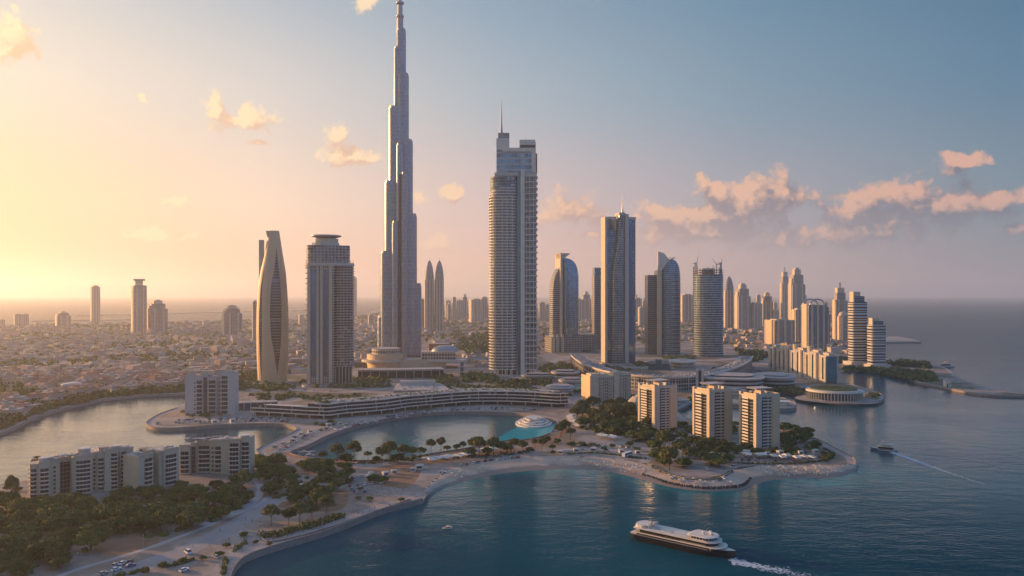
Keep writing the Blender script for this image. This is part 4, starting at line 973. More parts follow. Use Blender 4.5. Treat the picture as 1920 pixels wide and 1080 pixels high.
def rooftop(fr, items):
    for kind, x, y, z, a, b in items:
        if kind == 'drum':
            m = MB().prism(ell(x, y, a, a, 18), z, z+b, 0, 0); m.prism(ell(x, y, a*1.15, a*1.15, 18), z+b, z+b+.5, 1, bottom=True); fr.part(m, 'roof_drum', [M_conc, M_white])
        elif kind == 'box':
            m = MB().box(x-a, y-a*.6, z, x+a, y+a*.6, z+b, 0, 1); m.box(x-a*1.1, y-a*.7, z+b, x+a*1.1, y+a*.7, z+b+.4, 1); fr.part(m, 'plant_room', [M_cream, M_roofp])
        elif kind == 'mast': fr.part(MB().bar((x, y, z), (x, y, z+b), .12, .05, 5), 'mast', M_grey)
        elif kind == 'pergola':
            m = MB()
            for i in range(6): m.box(x-a+a*.4*i-.12, y-a*.7, z+b, x-a+a*.4*i+.12, y+a*.7, z+b+.25)
            for u, v in ((-1, -.7), (1, -.7), (1, .7), (-1, .7)): m.box(x+a*u-.15, y+a*v-.15, z, x+a*u+.15, y+a*v+.15, z+b)
            fr.part(m, 'pergola', M_conc)
def clutter(fr, L, D_, z, n, seed):
    g = np.random.default_rng(seed)
    for i in range(n):
        x, y = g.uniform(1, L-1), g.uniform(2, D_-1); a = g.uniform(.6, 1.6); k = int(g.integers(0, 3))
        if k == 0: m = MB().box(x-a, y-a*.7, z, x+a, y+a*.7, z+g.uniform(.6, 1.5)); fr.part(m, 'roof_unit', M_grey)
        elif k == 1: m = MB().prism(ell(x, y, a, a, 10), z, z+g.uniform(.5, 1.6)); fr.part(m, 'water_tank', M_white)
        else: m = MB().box(x-a*1.5, y-a, z, x+a*1.5, y+a, z+.35); fr.part(m, 'roof_deck', M_rust if g.random() < .4 else M_roofp)
# ---- left foreground apartment blocks
fr = Frame('apartment_block', 'cream apartment block nearest the left edge with curved balconies and roof drums', 'apartment block', (56,938), (252,915)); u = fr.L/196
hA = 66*fr.mpp
bays = [('b',13,1,hA*.96),('w',3,0,hA*.97),('b',20,0,hA),('s',18,2.5,hA),('g',22,5,hA*.99),('w',4,1,hA),('b',34,0,hA*1.03),('s',10,2,hA*1.04),('b',14,1,hA*1.06),('w',11,0,hA*1.10),('b',15,.5,hA*1.12),('g',6,2,hA*1.1),('b',13,2.5,hA*1.08),('w',13,3,hA*1.07)]
k = 196/sum(b[1] for b in bays); bays = [(a, b*k*u, c, d_) for a, b, c, d_ in bays]
block(fr, bays, hA, hA/8.6)
rooftop(fr, [('drum',26*u,4,hA,9*u,1.8),('drum',100*u,8,hA*1.03,13*u,4),('box',140*u,8,hA*1.08,12*u,2.6),('drum',160*u,6,hA*1.11,9*u,2.5),('mast',92*u,6,hA,0,9),('pergola',60*u,9,hA,8*u,2.4),('pergola',180*u,8,hA*1.09,7*u,2.4)]); clutter(fr, fr.L, 13, hA*1.06, 34, 3)
s0 = MB().box(-.9, -.6, 0, .05, 3, .3); s0.box(-.9, -.6, .3, -.75, 3, 1.2); sb = None
for f in range(7):
    sb = fr.part(s0, 'side_balcony', M_white, loc=(0, 5, 2+f*hA/8.6)) if sb is None else inst(sb, fr.t, (0, 5, 2+f*hA/8.6))
fr = Frame('apartment_block', 'cream apartment block in two wings right of the gap, leafy roof terraces', 'apartment block', (260,924), (336,905)); u = fr.L/76; hA = 66*fr.mpp
bays = [('w',10,0,hA),('b',18,.5,hA),('g',9,2.5,hA*.97),('w',6,0,hA),('b',26,-1,hA*1.02),('w',7,0,hA)]; k = 76/sum(b[1] for b in bays); block(fr, [(a, b*k*u, c, d_) for a, b, c, d_ in bays], hA, hA/8.0)
clutter(fr, fr.L, 13, hA*1.01, 20, 4); rooftop(fr, [('pergola',30*u,8,hA,8*u,2.4)])
fr = Frame('apartment_block', 'cream apartment wing with curved balconies set back behind the trees', 'apartment block', (332,893), (467,890)); u = fr.L/135; hA = 62*fr.mpp
bays = [('b',18,3,hA*.92),('g',10,4,hA*.95),('b',24,5,hA*.97),('s',8,4,hA*.98),('c',14,3,hA),('w',14,1,hA*1.02),('b',20,0,hA*1.03),('b',16,1.5,hA*1.04)]; k = 135/sum(b[1] for b in bays); block(fr, [(a, b*k*u, c, d_) for a, b, c, d_ in bays], hA, hA/7.4)
clutter(fr, fr.L, 13, hA*1.02, 28, 5); rooftop(fr, [('drum',122*u,6,hA*1.04,9*u,2.2),('pergola',70*u,8,hA,9*u,2.4),('box',40*u,8,hA*.96,8*u,2)])
# ---- hotel block behind the left water
fr = Frame('hotel_block', 'pale hotel slab with balcony columns and roof boxes on the left tongue of land', 'hotel', (347,779), (440,777)); u = fr.L/93; hA = 74*fr.mpp
bays = [('w',16,0,hA),('s',4,0,hA),('b',13,0,hA*.97),('g',9,.6,hA),('b',17,0,hA*.97),('s',8,2,hA),('b',15,-1,hA*1.04),('w',11,-1,hA*1.04)]; block(fr, [(a, b*u, c, d_) for a, b, c, d_ in bays], hA, hA/9.2, 22, M_conc)
rooftop(fr, [('box',9*u,8,hA,8*u,3.5),('box',38*u,8,hA,10*u,3.5),('box',62*u,10,hA,9*u,4.5),('box',82*u,10,hA*1.04,6*u,2)]); clutter(fr, fr.L, 18, hA, 8, 6)
sb = None
for f in range(9):
    sb = fr.part(s0, 'side_balcony', M_cream, loc=(0, 8, 2+f*hA/9.2)) if sb is None else inst(sb, fr.t, (0, 8, 2+f*hA/9.2))
# ---- three golden beach towers
def beach_tower(cx, yb, top, label):
    T = Tower('beach_tower', label, cx, yb, 38, 'apartment tower', 'beach towers'); s = T.s; hh = T.z(top); a, b = 25*s, 25*s; fh = hh/17
    f = facade('beach_windows', (.44, .37, .28), (.05, .065, .09), fh, 2.3, .34, .40, .1, .4, .7)
    T.part(MB().box(-a, -b, 0, a, b, hh, 0, 1), 'wall', [M_cream, M_roofp])
    # sunlit left side: dark glazed bay with a stack of balconies between two golden piers
    T.part(MB().box(-a-.25, -b*.72, 1, -a-.02, b*.78, hh-3), 'glazing', M_pane)
    T.part(MB().box(-a-1.6, -b*1.04, 0, -a+1.2, -b*.72, hh+2), 'corner_pier', M_cream); T.part(MB().box(-a-1.5, b*.78, 0, -a+1, b, hh+1.5), 'corner_pier', M_cream)
    T.part(MB().box(-a-1.4, -b*.70, hh-3, -a+.6, b*.76, hh-.2), 'lintel', M_cream)
    m0 = MB(); m0.box(-1.7, -b*.1, 0, -.27, b*.62, .35); m0.box(-1.7, -b*.1, .35, -1.55, b*.62, 1.25); p0 = None
    m2 = MB(); m2.box(-.6, -b*.70, 0, -.27, -b*.14, .25)
    m1 = MB(); m1.box(-a*.62, -1.3, 0, -a*.1, -.02, .3); m1.box(-a*.62, -1.3, .3, -a*.1, -1.15, 1.2)
    m3 = MB(); m3.box(0, -b*.7, 0, 1.6, b*.7, .35); m3.box(1.45, -b*.7, .35, 1.6, b*.7, 1.25)
    w0 = MB().box(-a*.6, -.1, .6, -a*.12, -.02, fh*.85); w1 = MB().box(-a*.02, -.1, .9, a*.22, -.02, fh*.8)
    for f_ in range(16):
        z = 1.2+f_*fh
        if p0 is None: p0 = [T.part(m0, 'balcony', M_white, loc=(-a, 0, z)), T.part(m2, 'ledge', M_conc, loc=(-a, 0, z)), T.part(m1, 'balcony', M_conc, loc=(0, -b, z)), T.part(m3, 'balcony', M_conc, loc=(a, 0, z)), T.part(w0, 'window', M_dark, loc=(0, -b, z)), T.part(w1, 'window', M_dark, loc=(0, -b, z))]
        else:
            for o, l in zip(p0, ((-a, 0, z), (-a, 0, z), (0, -b, z), (a, 0, z), (0, -b, z), (0, -b, z))): inst(o, T.t, l)
    T.part(MB().box(-a*.93, -b-.8, 0, -a*.72, -b-.03, hh+1), 'pier', M_conc); T.part(MB().box(a*.30, -b-.5, 0, a*.80, -b-.03, hh-1), 'blank_panel', M_tan)
    T.part(MB().box(a+.02, -b*.72, 1, a+.2, b*.72, hh-2), 'glazing', M_pane)
    for x0, y0, x1, y1 in ((-a, -b, a, -b+.4), (-a, b-.4, a, b), (a-.4, -b+.4, a, b-.4), (-a, -b+.4, -a+.4, b-.4)): T.part(MB().box(x0, y0, hh, x1, y1, hh+1.1), 'parapet', M_cream)
    g = np.random.default_rng(int(cx))
    for i in range(12):
        x, y, r = g.uniform(-a*.8, a*.8), g.uniform(-b*.8, b*.8), g.uniform(.6, 1.8); T.part(MB().box(x-r, y-r, hh, x+r, y+r, hh+g.uniform(1, 2.6)), 'roof_unit', M_cream if i % 2 else M_grey)
    # the hammer shaped roof canopy
    m = MB(); m.box(-a*.62, -b*.9, hh, -a*.32, -b*.2, hh+4.5); T.part(m, 'canopy_stem', M_cream)
    m = MB(); zt = hh+4.5; m.prism([(-a*1.05, -b*.95), (a*.25, -b*.95), (a*.25, b*.1), (-a*1.05, b*.1)], zt, zt+1.0, 0, 0, [(-a*1.15, -b*1.05), (a*.35, -b*1.05), (a*.35, b*.2), (-a*1.15, b*.2)], True); T.part(m, 'roof_canopy', M_conc)
    m = MB(); m.box(-a-2, -b-2, 0, a+2, b+2, .6)
    T.part(m, 'plinth', M_conc)
beach_tower(1234, 806, 722, 'leftmost of three golden beach towers, beside the round wood')
beach_tower(1337, 826, 729, 'middle one of three golden beach towers')
beach_tower(1425, 838, 738, 'rightmost of three golden beach towers, nearest the tip of the land')
# ---- beige twin blocks, octagon, arcade
F_bw = facade('beige_windows', (.47, .38, .29), (.07, .07, .075), 3.2, 2.2, .35, .55, .2, .2, .6)
def beige(label, cx, yb, w_, top, yaw):
    T = Tower('beige_block', label, cx, yb, yaw, 'apartment block', 'beige blocks'); s = T.s; h = T.z(top); a, b = w_*s*.5, w_*s*.42
    T.part(MB().box(-a, -b, 0, a, b, h, 0, 1), 'body', [F_bw, M_roofp]); T.part(MB().box(-a-.5, -b-.4, 0, -a+.0, b+.3, h+1), 'blank_wall', M_tan); T.part(MB().box(-a+.1, -b-.5, 0, -a*.3, -b-.02, h+.8), 'blank_wall', M_cream)
    m0 = MB(); m0.box(-a*.25, -1.3, 0, a*.05, -.03, .3); m0.box(-a*.25, -1.3, .3, a*.05, -1.15, 1.1); o = None
    m1 = MB(); m1.box(a*.5, -1.3, 0, a*.85, -.03, .3); m1.box(a*.5, -1.3, .3, a*.85, -1.15, 1.1); o1 = None
    for f_ in range(int(h/3.2)-1):
        if o is None: o = T.part(m0, 'balcony', M_cream, loc=(0, -b, 2+f_*3.2)); o1 = T.part(m1, 'balcony', M_cream, loc=(0, -b, 2+f_*3.2))
        else: inst(o, T.t, (0, -b, 2+f_*3.2)); inst(o1, T.t, (0, -b, 2+f_*3.2))
    T.part(MB().box(-a*.8, -b*.6, h, -a*.1, b*.5, h+2.6), 'plant_room', M_cream); T.part(MB().box(a*.1, -b*.5, h, a*.7, b*.5, h+1.8), 'plant_room', M_cream)
beige('beige block with blank sunlit wall, left one of the pair behind the round wood', 1121, 764, 48, 704, 24)
beige('beige block set back, right one of the pair behind the round wood', 1160, 750, 36, 701, 24)
T = Tower('octagonal_house', 'small beige octagonal building beside the leftmost beach tower', 1195, 781, 10, 'building'); s = T.s
T.part(MB().prism(T.P(ell(0, 0, 17, 16, 8, .39)), 0, T.z(752), 0, 1), 'wall', [F_bw, M_tan]); T.part(MB().prism(T.P(ell(0, 0, 18, 17, 8, .39)), T.z(752), T.z(743), 0, 0, T.P(ell(0, 0, 8, 8, 8, .39)), True), 'roof', M_cream); T.part(MB().prism(T.P(ell(0, 0, 3, 3, 8)), T.z(743), T.z(740)), 'lantern', M_white)
fr = Frame('arcade', 'low beige arcade wall running from beige blocks to the octagonal house', 'arcade', (1085,772), (1182,782))
m = MB(); n = 14
for i in range(n+1): x = fr.L*i/n; m.box(x-.6, 0, 0, x+.6, 5, 4.2)
fr.part(m, 'arcade_piers', M_cream); fr.part(MB().box(-.6, -.3, 4.2, fr.L+.6, 6, 5.6, 0, 1), 'roof', [M_cream, M_roofp]); fr.part(MB().box(0, 5.2, 0, fr.L, 6, 4.2), 'back_wall', M_tan)
# ---- white apartment row
fr = Frame('apartment_row', 'row of joined white apartment towers with round roof turrets by the inlet', 'apartment block', (1441,692), (1547,719)); L = fr.L; hA = 47*fr.mpp
F_row = facade('row_windows', (.56, .53, .48), (.07, .08, .09), 3.1, 3.4, .3, .62, .2, .2, .6)
n = 8
for i in range(n):
    x0, x1 = L*i/n, L*(i+1)/n-1.5; y0 = (0, 3)[i % 2]; h = hA*(1, .95, 1.04, .98, 1.05, 1.0, 1.06, 1.0)[i]*(1-.0*i)
    fr.part(MB().box(x0, y0, 0, x1, y0+16, h, 0, 1), 'block', [F_row, M_roofp]); fr.part(MB().box(x0+1, y0-.7, 0, x0+3, y0-.03, h+1.5), 'pier', M_white); fr.part(MB().box(x1-3, y0-.7, 0, x1-1, y0-.03, h+1.5), 'pier', M_white)
    fr.part(MB().box((x0+x1)/2-2, y0-.5, 4, (x0+x1)/2+2, y0-.03, h-3), 'window_strip', M_dark); fr.part(MB().box(x0+3, y0+4, h, x1-3, y0+12, h+3), 'plant_room', M_cream)
    if i in (3, 5): fr.part(MB().prism(ell((x0+x1)/2, y0+5, 4.2, 4.2, 20), h, h+9, 0, 0, ell((x0+x1)/2, y0+5, 4.8, 4.8, 20)), 'turret', M_cream)
fr.part(MB().box(L-1.5, 1, 0, L+1.5, 15, hA*.97), 'glass_end', M_teal)
# ---- curved terraced building above the lagoon
front = resample(gpath([(470,779),(511,781),(560,784),(600,786),(620,786),(650,782),(720,776),(770,769),(815,765),(880,759.5),(945,759),(1000,761),(1044,764),(1068,763)], 6), 5.0)
o0 = Vector((*front[len(front)//2], GZ)); P_ = [(x-o0.x, y-o0.y) for x, y in front]
T_ = thing('terraced_building', 'long curved terraced building with white balcony bands above the lagoon', 'building', o0)
taper = [min(1, .25+(i/len(P_))*3.2) for i in range(len(P_))]
def off_t(d): 
    A = np.array(P_); B = np.array(offset(P_, d)); return [tuple(x) for x in B]
for f in range(4):
    a, b = off_t(f*1.1-1.0), off_t(30)
    sub = slice(0, None) if f < 2 else slice(int(len(P_)*.16), None) if f == 2 else slice(int(len(P_)*.20), None)
    z = 3.6+f*3.3
    MB().slab(a[sub], b[sub], z, z+.5).build('terrace_slab', M_white, T_)
    MB().slab(a[sub], offset(a, .3)[sub], z+.5, z+1.05).build('parapet', M_white, T_)
    if f < 3:
        sg = sub if f < 2 else slice(int(len(P_)*.18), None)
        g0 = off_t(f*1.1+3.2); MB().curtain(g0[sg], z+.5, z+3.3).build('glazing', facade('terrace_glass', (.16, .14, .12), (.018, .022, .028), 3.3, 3.0, .05, .08, .1, .05, .6), T_)
        q = off_t(f*1.1+.4); m0 = None
        for i in range(sg.start+3, len(q)-1, 6):
            if m0 is None: m0 = MB().box(-.3, -.3, 0, .3, .3, 2.8).build('post', M_conc, T_, (*q[i], z+.5))
            else: inst(m0, T_, (*q[i], z+.5))
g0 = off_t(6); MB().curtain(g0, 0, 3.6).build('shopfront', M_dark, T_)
q = off_t(.3); m0 = None
for i in range(1, len(q), 3):
    if m0 is None: m0 = MB().box(-.45, -.45, 0, .45, .45, 3.6).build('column', M_conc, T_, (*q[i], 0))
    else: inst(m0, T_, (*q[i], 0))
sub = slice(int(len(P_)*.20), None)
a, b = off_t(3), off_t(28); MB().band(a[sub], b[sub], 3.6+3*3.3+.52).build('roof_terrace', M_roofp, T_)
g = np.random.default_rng(13); q = off_t(15); m = MB()
for i in range(int(len(q)*.2), len(q)-1):
    for k in range(3): clump(m, q[i][0]+g.uniform(-3, 3), q[i][1]+g.uniform(-9, 9), 14.0, g.uniform(.8, 1.8), g.uniform(.8, 1.8), 10, g, int(g.random() < .4))
    if i % 2 == 0:
        a = g.uniform(.8, 2.2); x, y = q[i][0]+g.uniform(-4, 4), q[i][1]+g.uniform(-8, 8); MB().box(x-a, y-a*.7, 13.9, x+a, y+a*.7, 14.2+g.uniform(.5, 2)).build('roof_unit', M_conc, T_)
ob = m.build('roof_planting', [M_leaf, M_leaf2], T_); ob['kind'] = 'stuff'
# ---- flat pavilion roofs left of it
T = Tower('low_pavilion', 'low pavilion with swept white roof right of the left hotel block', 480, 768, 0, 'building'); s = T.s
m = MB(); pa = [(-40+i*8, -6+math.sin(i*.6)*2) for i in range(11)]; m.slab(T.P(pa), T.P(offset(pa, 26)), T.z(755), T.z(753.5)); T.part(m, 'roof', M_roofp); T.box('glazing', 444, 518, -3, 16, 768, 755, M_glass)
for x in range(446, 520, 12): T.box('column', x, x+1.4, -5.5, -4.2, 768, 755, M_conc)
# ---- pale plaza building
T = Tower('plaza_building', 'wide flat roofed pale building with upper storey bar behind the terraced building', 788, 748, 0, 'building'); s = T.s
base = [(-50, 0), (-38, -3), (52, -6), (56, 4), (40, 110), (-46, 110)]
T.prism('body', base, 748, 731, [facade('plaza_storeys', (.45, .40, .35), (.05, .05, .055), 3.4, 5, .4, .1, .2, .2, .4), M_roofp], 1)
for r in (744, 739, 733): T.prism('floor_band', [(x*1.03, y-1.5 if y < 20 else y) for x, y in base], r, r-1.4, [M_conc, M_roofp], 1)
T.prism('upper_bar', [(-40, 78), (30, 78), (30, 104), (-40, 104)], 731, 723, [M_conc, M_roofp], 1)
g = np.random.default_rng(9)
for i in range(26):
    x, y, r = g.uniform(-34, 44), g.uniform(8, 70), g.uniform(1, 3); T.prism('roof_unit', [(x-r, y-r*.6), (x+r, y-r*.6), (x+r, y+r*.6), (x-r, y+r*.6)], 731, 729.6, [M_grey if i % 2 else M_cream])
# ---- podium of the needle tower
T = Tower('mall_podium', 'tiered round podium at the foot of the needle tower', 770, 690, 0, 'building'); s = T.s
F_mall = facade('mall_bays', (.42, .35, .28), (.06, .06, .065), 5.5, 4.5, .4, .3, .2, .3, .5)
T.prism('drum', ell(-48, 22, 34, 40, 36), 690, 664, [M_tan, M_roof], 1); T.prism('drum_top', ell(-46, 26, 27, 32, 32), 664, 654, [F_mall, M_roofp], 1); T.prism('rim', ell(-52, 18, 40, 44, 36), 678, 674, [M_cream, M_roofp], 1)
T.prism('hall', [(-40, -4), (66, -4), (66, 40), (-40, 40)], 690, 674, [M_cream, M_roofp], 1); T.prism('hall_upper', [(20, 4), (84, 2), (84, 50), (20, 50)], 676, 661, [F_mall, M_roofp], 1)
T.prism('rim', ell(64, 20, 44, 34, 36), 679, 675, [M_conc, M_roofp], 1)
m = MB(); m.loft([(T.z(662-12*math.sin(q)), T.P(ell(66, 36, 26*math.cos(q)**.7+.3, 20*math.cos(q)**.7+.3, 28))) for q in np.linspace(0, 1.5, 8)]); T.part(m, 'dome', M_grey)
T.prism('rear_hall', [(36, 110), (78, 110), (78, 150), (36, 150)], 690, 652, [M_rust, M_roof], 1)
T = Tower('canopy_building', 'long thin curved canopy roof over dark glazing before the needle tower', 752, 708, 0, 'building'); s = T.s
pa = [(-80+i*8, -4-6*math.sin(math.pi*i/20)) for i in range(21)]; pb = offset(pa, 34)
m = MB(); m.slab(T.P(pa), T.P(pb), T.z(695), T.z(692)); T.part(m, 'canopy_roof', M_roofp); m = MB(); m.curtain(T.P(offset(pa, 6)), T.z(708), T.z(695)); T.part(m, 'glazing', M_dark)
for i in range(1, 20, 2): x, y = pa[i]; T.prism('column', [(x-.6, y+1), (x+.6, y+1), (x+.6, y+2.2), (x-.6, y+2.2)], 708, 695, [M_conc])
T = Tower('stair_tower', 'small pale frame tower standing right of the canopy roof', 866, 707, 0, 'tower'); s = T.s
for x in (-6, 4.6):
    for y in (-5, 5): T.prism('post', [(x, y), (x+1.4, y), (x+1.4, y+1.4), (x, y+1.4)], 707, 675, [M_conc])
for r in (698, 688, 676): T.prism('floor_deck', [(-7, -6), (7, -6), (7, 7), (-7, 7)], r, r-1.3, [M_conc])
T.prism('lift_shaft', [(-3, -3), (3, -3), (3, 3), (-3, 3)], 707, 677.5, [M_glass])
# ---- ring building
ring = resample(gpath([(1068,684),(1080,696),(1098,708),(1140,723),(1200,732),(1270,735),(1330,730),(1375,716),(1405,700),(1412,688)], 6), 6.0)
o0 = Vector((*ring[len(ring)//2], GZ)); P_ = [(x-o0.x, y-o0.y) for x, y in ring]
T_ = thing('ring_building', 'curved ring building with broad pale roof band in front of the glass towers', 'building', o0)
F_ring = facade('ring_glass', (.36, .35, .34), (.06, .085, .105), 4.4, 3.6, .22, .2, .1, .45, .6)
MB().curtain(off_t(4), 0, 16).build('glazing', F_ring, T_); MB().slab(off_t(0), off_t(22), 16, 17.5).build('roof', M_roofp, T_); MB().slab(off_t(-.5), off_t(.6), 17.5, 18.6).build('roof_edge', M_white, T_)
MB().slab(off_t(2), off_t(8), 8.6, 9.4).build('floor_band', M_conc, T_); MB().curtain(off_t(19)[::-1], 0, 16).build('rear_wall', M_conc, T_)
m0 = None; q = off_t(1.8)
for i in range(0, len(q), 3):
    if m0 is None: m0 = MB().box(-.5, -.5, 0, .5, .5, 16).build('column', M_conc, T_, (*q[i], 0))
    else: inst(m0, T_, (*q[i], 0))
g = np.random.default_rng(12); q = off_t(11)
for i in range(2, len(q)-2):
    for k in range(2):
        a = g.uniform(.8, 2.4); x, y = q[i][0]+g.uniform(-6, 6), q[i][1]+g.uniform(-6, 6); MB().box(x-a, y-a*.6, 17.5, x+a, y+a*.6, 17.5+g.uniform(.6, 2.2)).build('roof_unit', (M_grey, M_conc, M_roof)[int(g.integers(0, 3))], T_)
T = Tower('lift_towers', 'pair of pale lift shafts standing against the ring building', 1312, 742, 0, 'tower'); s = T.s
for x in (-7, 3): T.prism('shaft', [(x, -4), (x+4.5, -4), (x+4.5, 5), (x, 5)], 742, 692, [M_conc])
T.prism('link_glazing', [(-2.4, -2), (2.9, -2), (2.9, 4), (-2.4, 4)], 742, 695, [M_dark])
T = Tower('roof_pavilion', 'round white pavilion on the plaza in front of the unfinished tower', 1280, 690, 0, 'pavilion'); s = T.s
T.prism('wall', ell(0, 0, 22, 30, 30), 690, 678, [facade('pav_glass', (.5, .47, .43), (.06, .07, .08), 5, 2, .2, .4), M_white], 1); T.prism('roof', ell(0, 0, 25, 34, 30), 678, 675.5, [M_white], None, ); T.prism('lantern', ell(0, 4, 9, 12, 24), 675.5, 673, [M_cream])
T = Tower('roof_pavilion', 'dark glass pavilion with gabled roof between the glass towers', 1236, 694, 0, 'pavilion'); s = T.s
T.prism('wall', [(-20, 0), (20, 0), (20, 24), (-20, 24)], 694, 682, [M_teal, M_roof], 1)
for x in (-20, -7, 6): T.prism('roof_bay', [(x, -2), (x+12, -2), (x+12, 26), (x, 26)], 682, 677, [M_grey], None) if x != -7 else T.prism('roof_bay', [(x, -3), (x+12, -3), (x+12, 26), (x, 26)], 682, 675, [M_teal])
# ---- low curved halls left of the white row
F_hall = facade('hall_bands', (.42, .39, .36), (.05, .06, .07), 4.6, 60, .5, 0, .1, .3, .2)
def hall(label, cx, yb, rx, ry, top, n=40):
    T = Tower('conference_hall', label, cx, yb, 0, 'building', 'low curved halls')
    T.prism('wall', sec(-rx, rx, -ry, ry, 3, n), yb, top, [F_hall, M_roofp], 1); T.prism('roof', sec(-rx*1.05, rx*1.05, -ry*1.06, ry*1.06, 3, n), top, top-2, [M_conc, M_roofp], 1); T.prism('upper_roof', sec(-rx*.7, rx*.7, -ry*.6, ry*.7, 3, n), top-2, top-4.5, [F_hall, M_roofp], 1)
    T.prism('entrance', [(-rx*.3, -ry*1.1), (rx*.2, -ry*1.1), (rx*.2, -ry*.8), (-rx*.3, -ry*.8)], yb, yb-5, [M_dark])
hall('banded low hall with domed pale roof right of the lift shafts', 1372, 728, 56, 60, 706)
hall('round low hall with white bands beside the white apartment row', 1452, 722, 36, 50, 705)
hall('small flat banded hall between second and third beach towers', 1240, 757, 46, 14, 750)
hall('low glass hall behind the middle beach tower', 1368, 745, 28, 16, 732)
hall('low hall in front of the balcony tower', 1010, 712, 32, 18, 704)
hall('low terraced hall right of the balcony tower', 1060, 712, 26, 26, 698)
hall('long low hall with slanted roof behind the terraced building', 1050, 738, 26, 30, 726)
hall('white roofed low hall left of the beige pair', 1072, 722, 24, 20, 713)
# ---- green roofed pavilion
T = Tower('green_roof_pavilion', 'oval pavilion with planted green roof on the promontory', 1563, 750, -4, 'pavilion'); s = T.s
T.prism('glazing', ell(0, 26, 46, 42, 44), 750, 736, M_glass); T.prism('roof', ell(0, 26, 52, 48, 44), 736, 733.2, [M_white], None); T.prism('rim', ell(0, 26, 48, 44, 44), 733.2, 732, [M_conc])
T.part(MB().loft([(T.z(732-r), T.P(ell(-2, 28, a, b, 40))) for r, a, b in ((0, 43, 39), (1.2, 42, 38), (2.4, 36, 32))]), 'green_roof', M_leaf)
m = MB(); g = np.random.default_rng(3)
for i in range(420):
    a, r = g.uniform(0, 6.28), math.sqrt(g.uniform(0, 1)); clump(m, (-2+41*r*math.cos(a))*s, (28+37*r*math.sin(a))*s, T.z(731+ -2.2*(1-r)), .9, .8, 5, g, int(g.random() < .3))
ob = m.build('roof_planting', [M_leaf, M_leaf2], T.t); ob['kind'] = 'stuff'
c0 = None
for i in range(26):
    a = math.pi*(1.02+.96*i/25); p = T.P([(49*math.cos(a), 26+45*math.sin(a))])[0]
    c0 = T.part(MB().box(-.5, -.5, 0, .5, .5, T.z(736)), 'column', M_cream, loc=(*p, 0)) if c0 is None else inst(c0, T.t, (*p, 0))
T.prism('paving', ell(4, 10, 74, 60, 40), 750, 749.8, [M_pave])
# ---- white terraced deck in the turquoise bay
p0 = G(1001, 796, 0); T_ = thing('terraced_deck', 'white tiered round sun deck at the edge of the turquoise shallows', 'deck', p0)
for i, (rx, ry, z0, z1) in enumerate(((17, 26, -1, 1.0), (14.5, 22, 1.0, 2.2), (11.5, 18, 2.2, 3.4), (8, 13, 3.4, 4.8))): MB().prism(ell(0, 6+i*1.6, rx, ry, 36), z0, z1, 0, 0).build('deck_tier', M_white, T_)
g = np.random.default_rng(4)
for i in range(46):
    a, r = g.uniform(3.0, 6.4), g.uniform(.25, .95); x, y = 16*r*math.cos(a), 7+23*r*math.sin(a)
    lev = 1.0
    for rx, ry, zz, k_ in ((14.5, 22, 2.2, 1), (11.5, 18, 3.4, 2), (8, 13, 4.8, 3)):
        if (x/rx)**2+((y-6-k_*1.6)/ry)**2 < .9: lev = zz
    m = MB().box(x-.6, y-.6, lev, x+.6, y+.9, lev+.5); m.build('seat_block', (M_white, M_dark, M_cream)[i % 3], T_)
# ---- footbridge over the channel, small spit of the islet cafe
fr = Frame('footbridge', 'small pale footbridge crossing the channel between two beach towers', 'bridge', (1262,771), (1297,755)); fr.part(MB().box(0, -2.4, .2, fr.L, 2.4, 1.0), 'deck', M_conc); fr.part(MB().box(0, -2.4, 1.0, fr.L, -2.1, 2.0), 'railing', M_grey); fr.part(MB().box(0, 2.1, 1.0, fr.L, 2.4, 2.0), 'railing', M_grey)
T = Tower('beach_cafe', 'low cafe with swept white roof on the small round headland', 1466, 760, 0, 'cafe'); s = T.s
T.prism('wall', sec(-18, 12, -8, 14, 3, 24), 760, 755, [M_cream, M_roofp], 1); m = MB(); pa = [(-22+i*4, -9+i*.6) for i in range(11)]; m.slab(T.P(pa), T.P(offset(pa, 26)), T.z(754), T.z(752.8)); T.part(m, 'roof', M_white)
T = Tower('harbour_house', 'small white boxy house with flat roof on the right hand spit', 1776, 724, 20, 'house'); s = T.s
T.box('wall', 1771, 1781, -5, 5, 724, 714, [M_white, M_roofp], 1); T.box('door', 1774, 1776, -5.3, -5.05, 724, 720, M_dark); T.box('window', 1777.5, 1779.5, -5.3, -5.05, 721, 718, M_dark); T.box('roof', 1770.4, 1781.6, -5.6, 5.6, 714, 713.2, M_conc)
T = Tower('sports_hall', 'low hall with rounded white roof in the trees beyond the left water', 135, 735, 0, 'hall'); s = T.s
T.box('wall', 118, 152, -4, 14, 735, 722, [M_cream, M_roofp], 1); m = MB(); m.loft([(T.z(722-4*math.sin(q)), T.P([(-18*math.cos(q)-.2, -5), (18*math.cos(q)+.2, -5), (18*math.cos(q)+.2, 15), (-18*math.cos(q)-.2, 15)])) for q in np.linspace(0, 1.5, 6)]); T.part(m, 'roof', M_white)
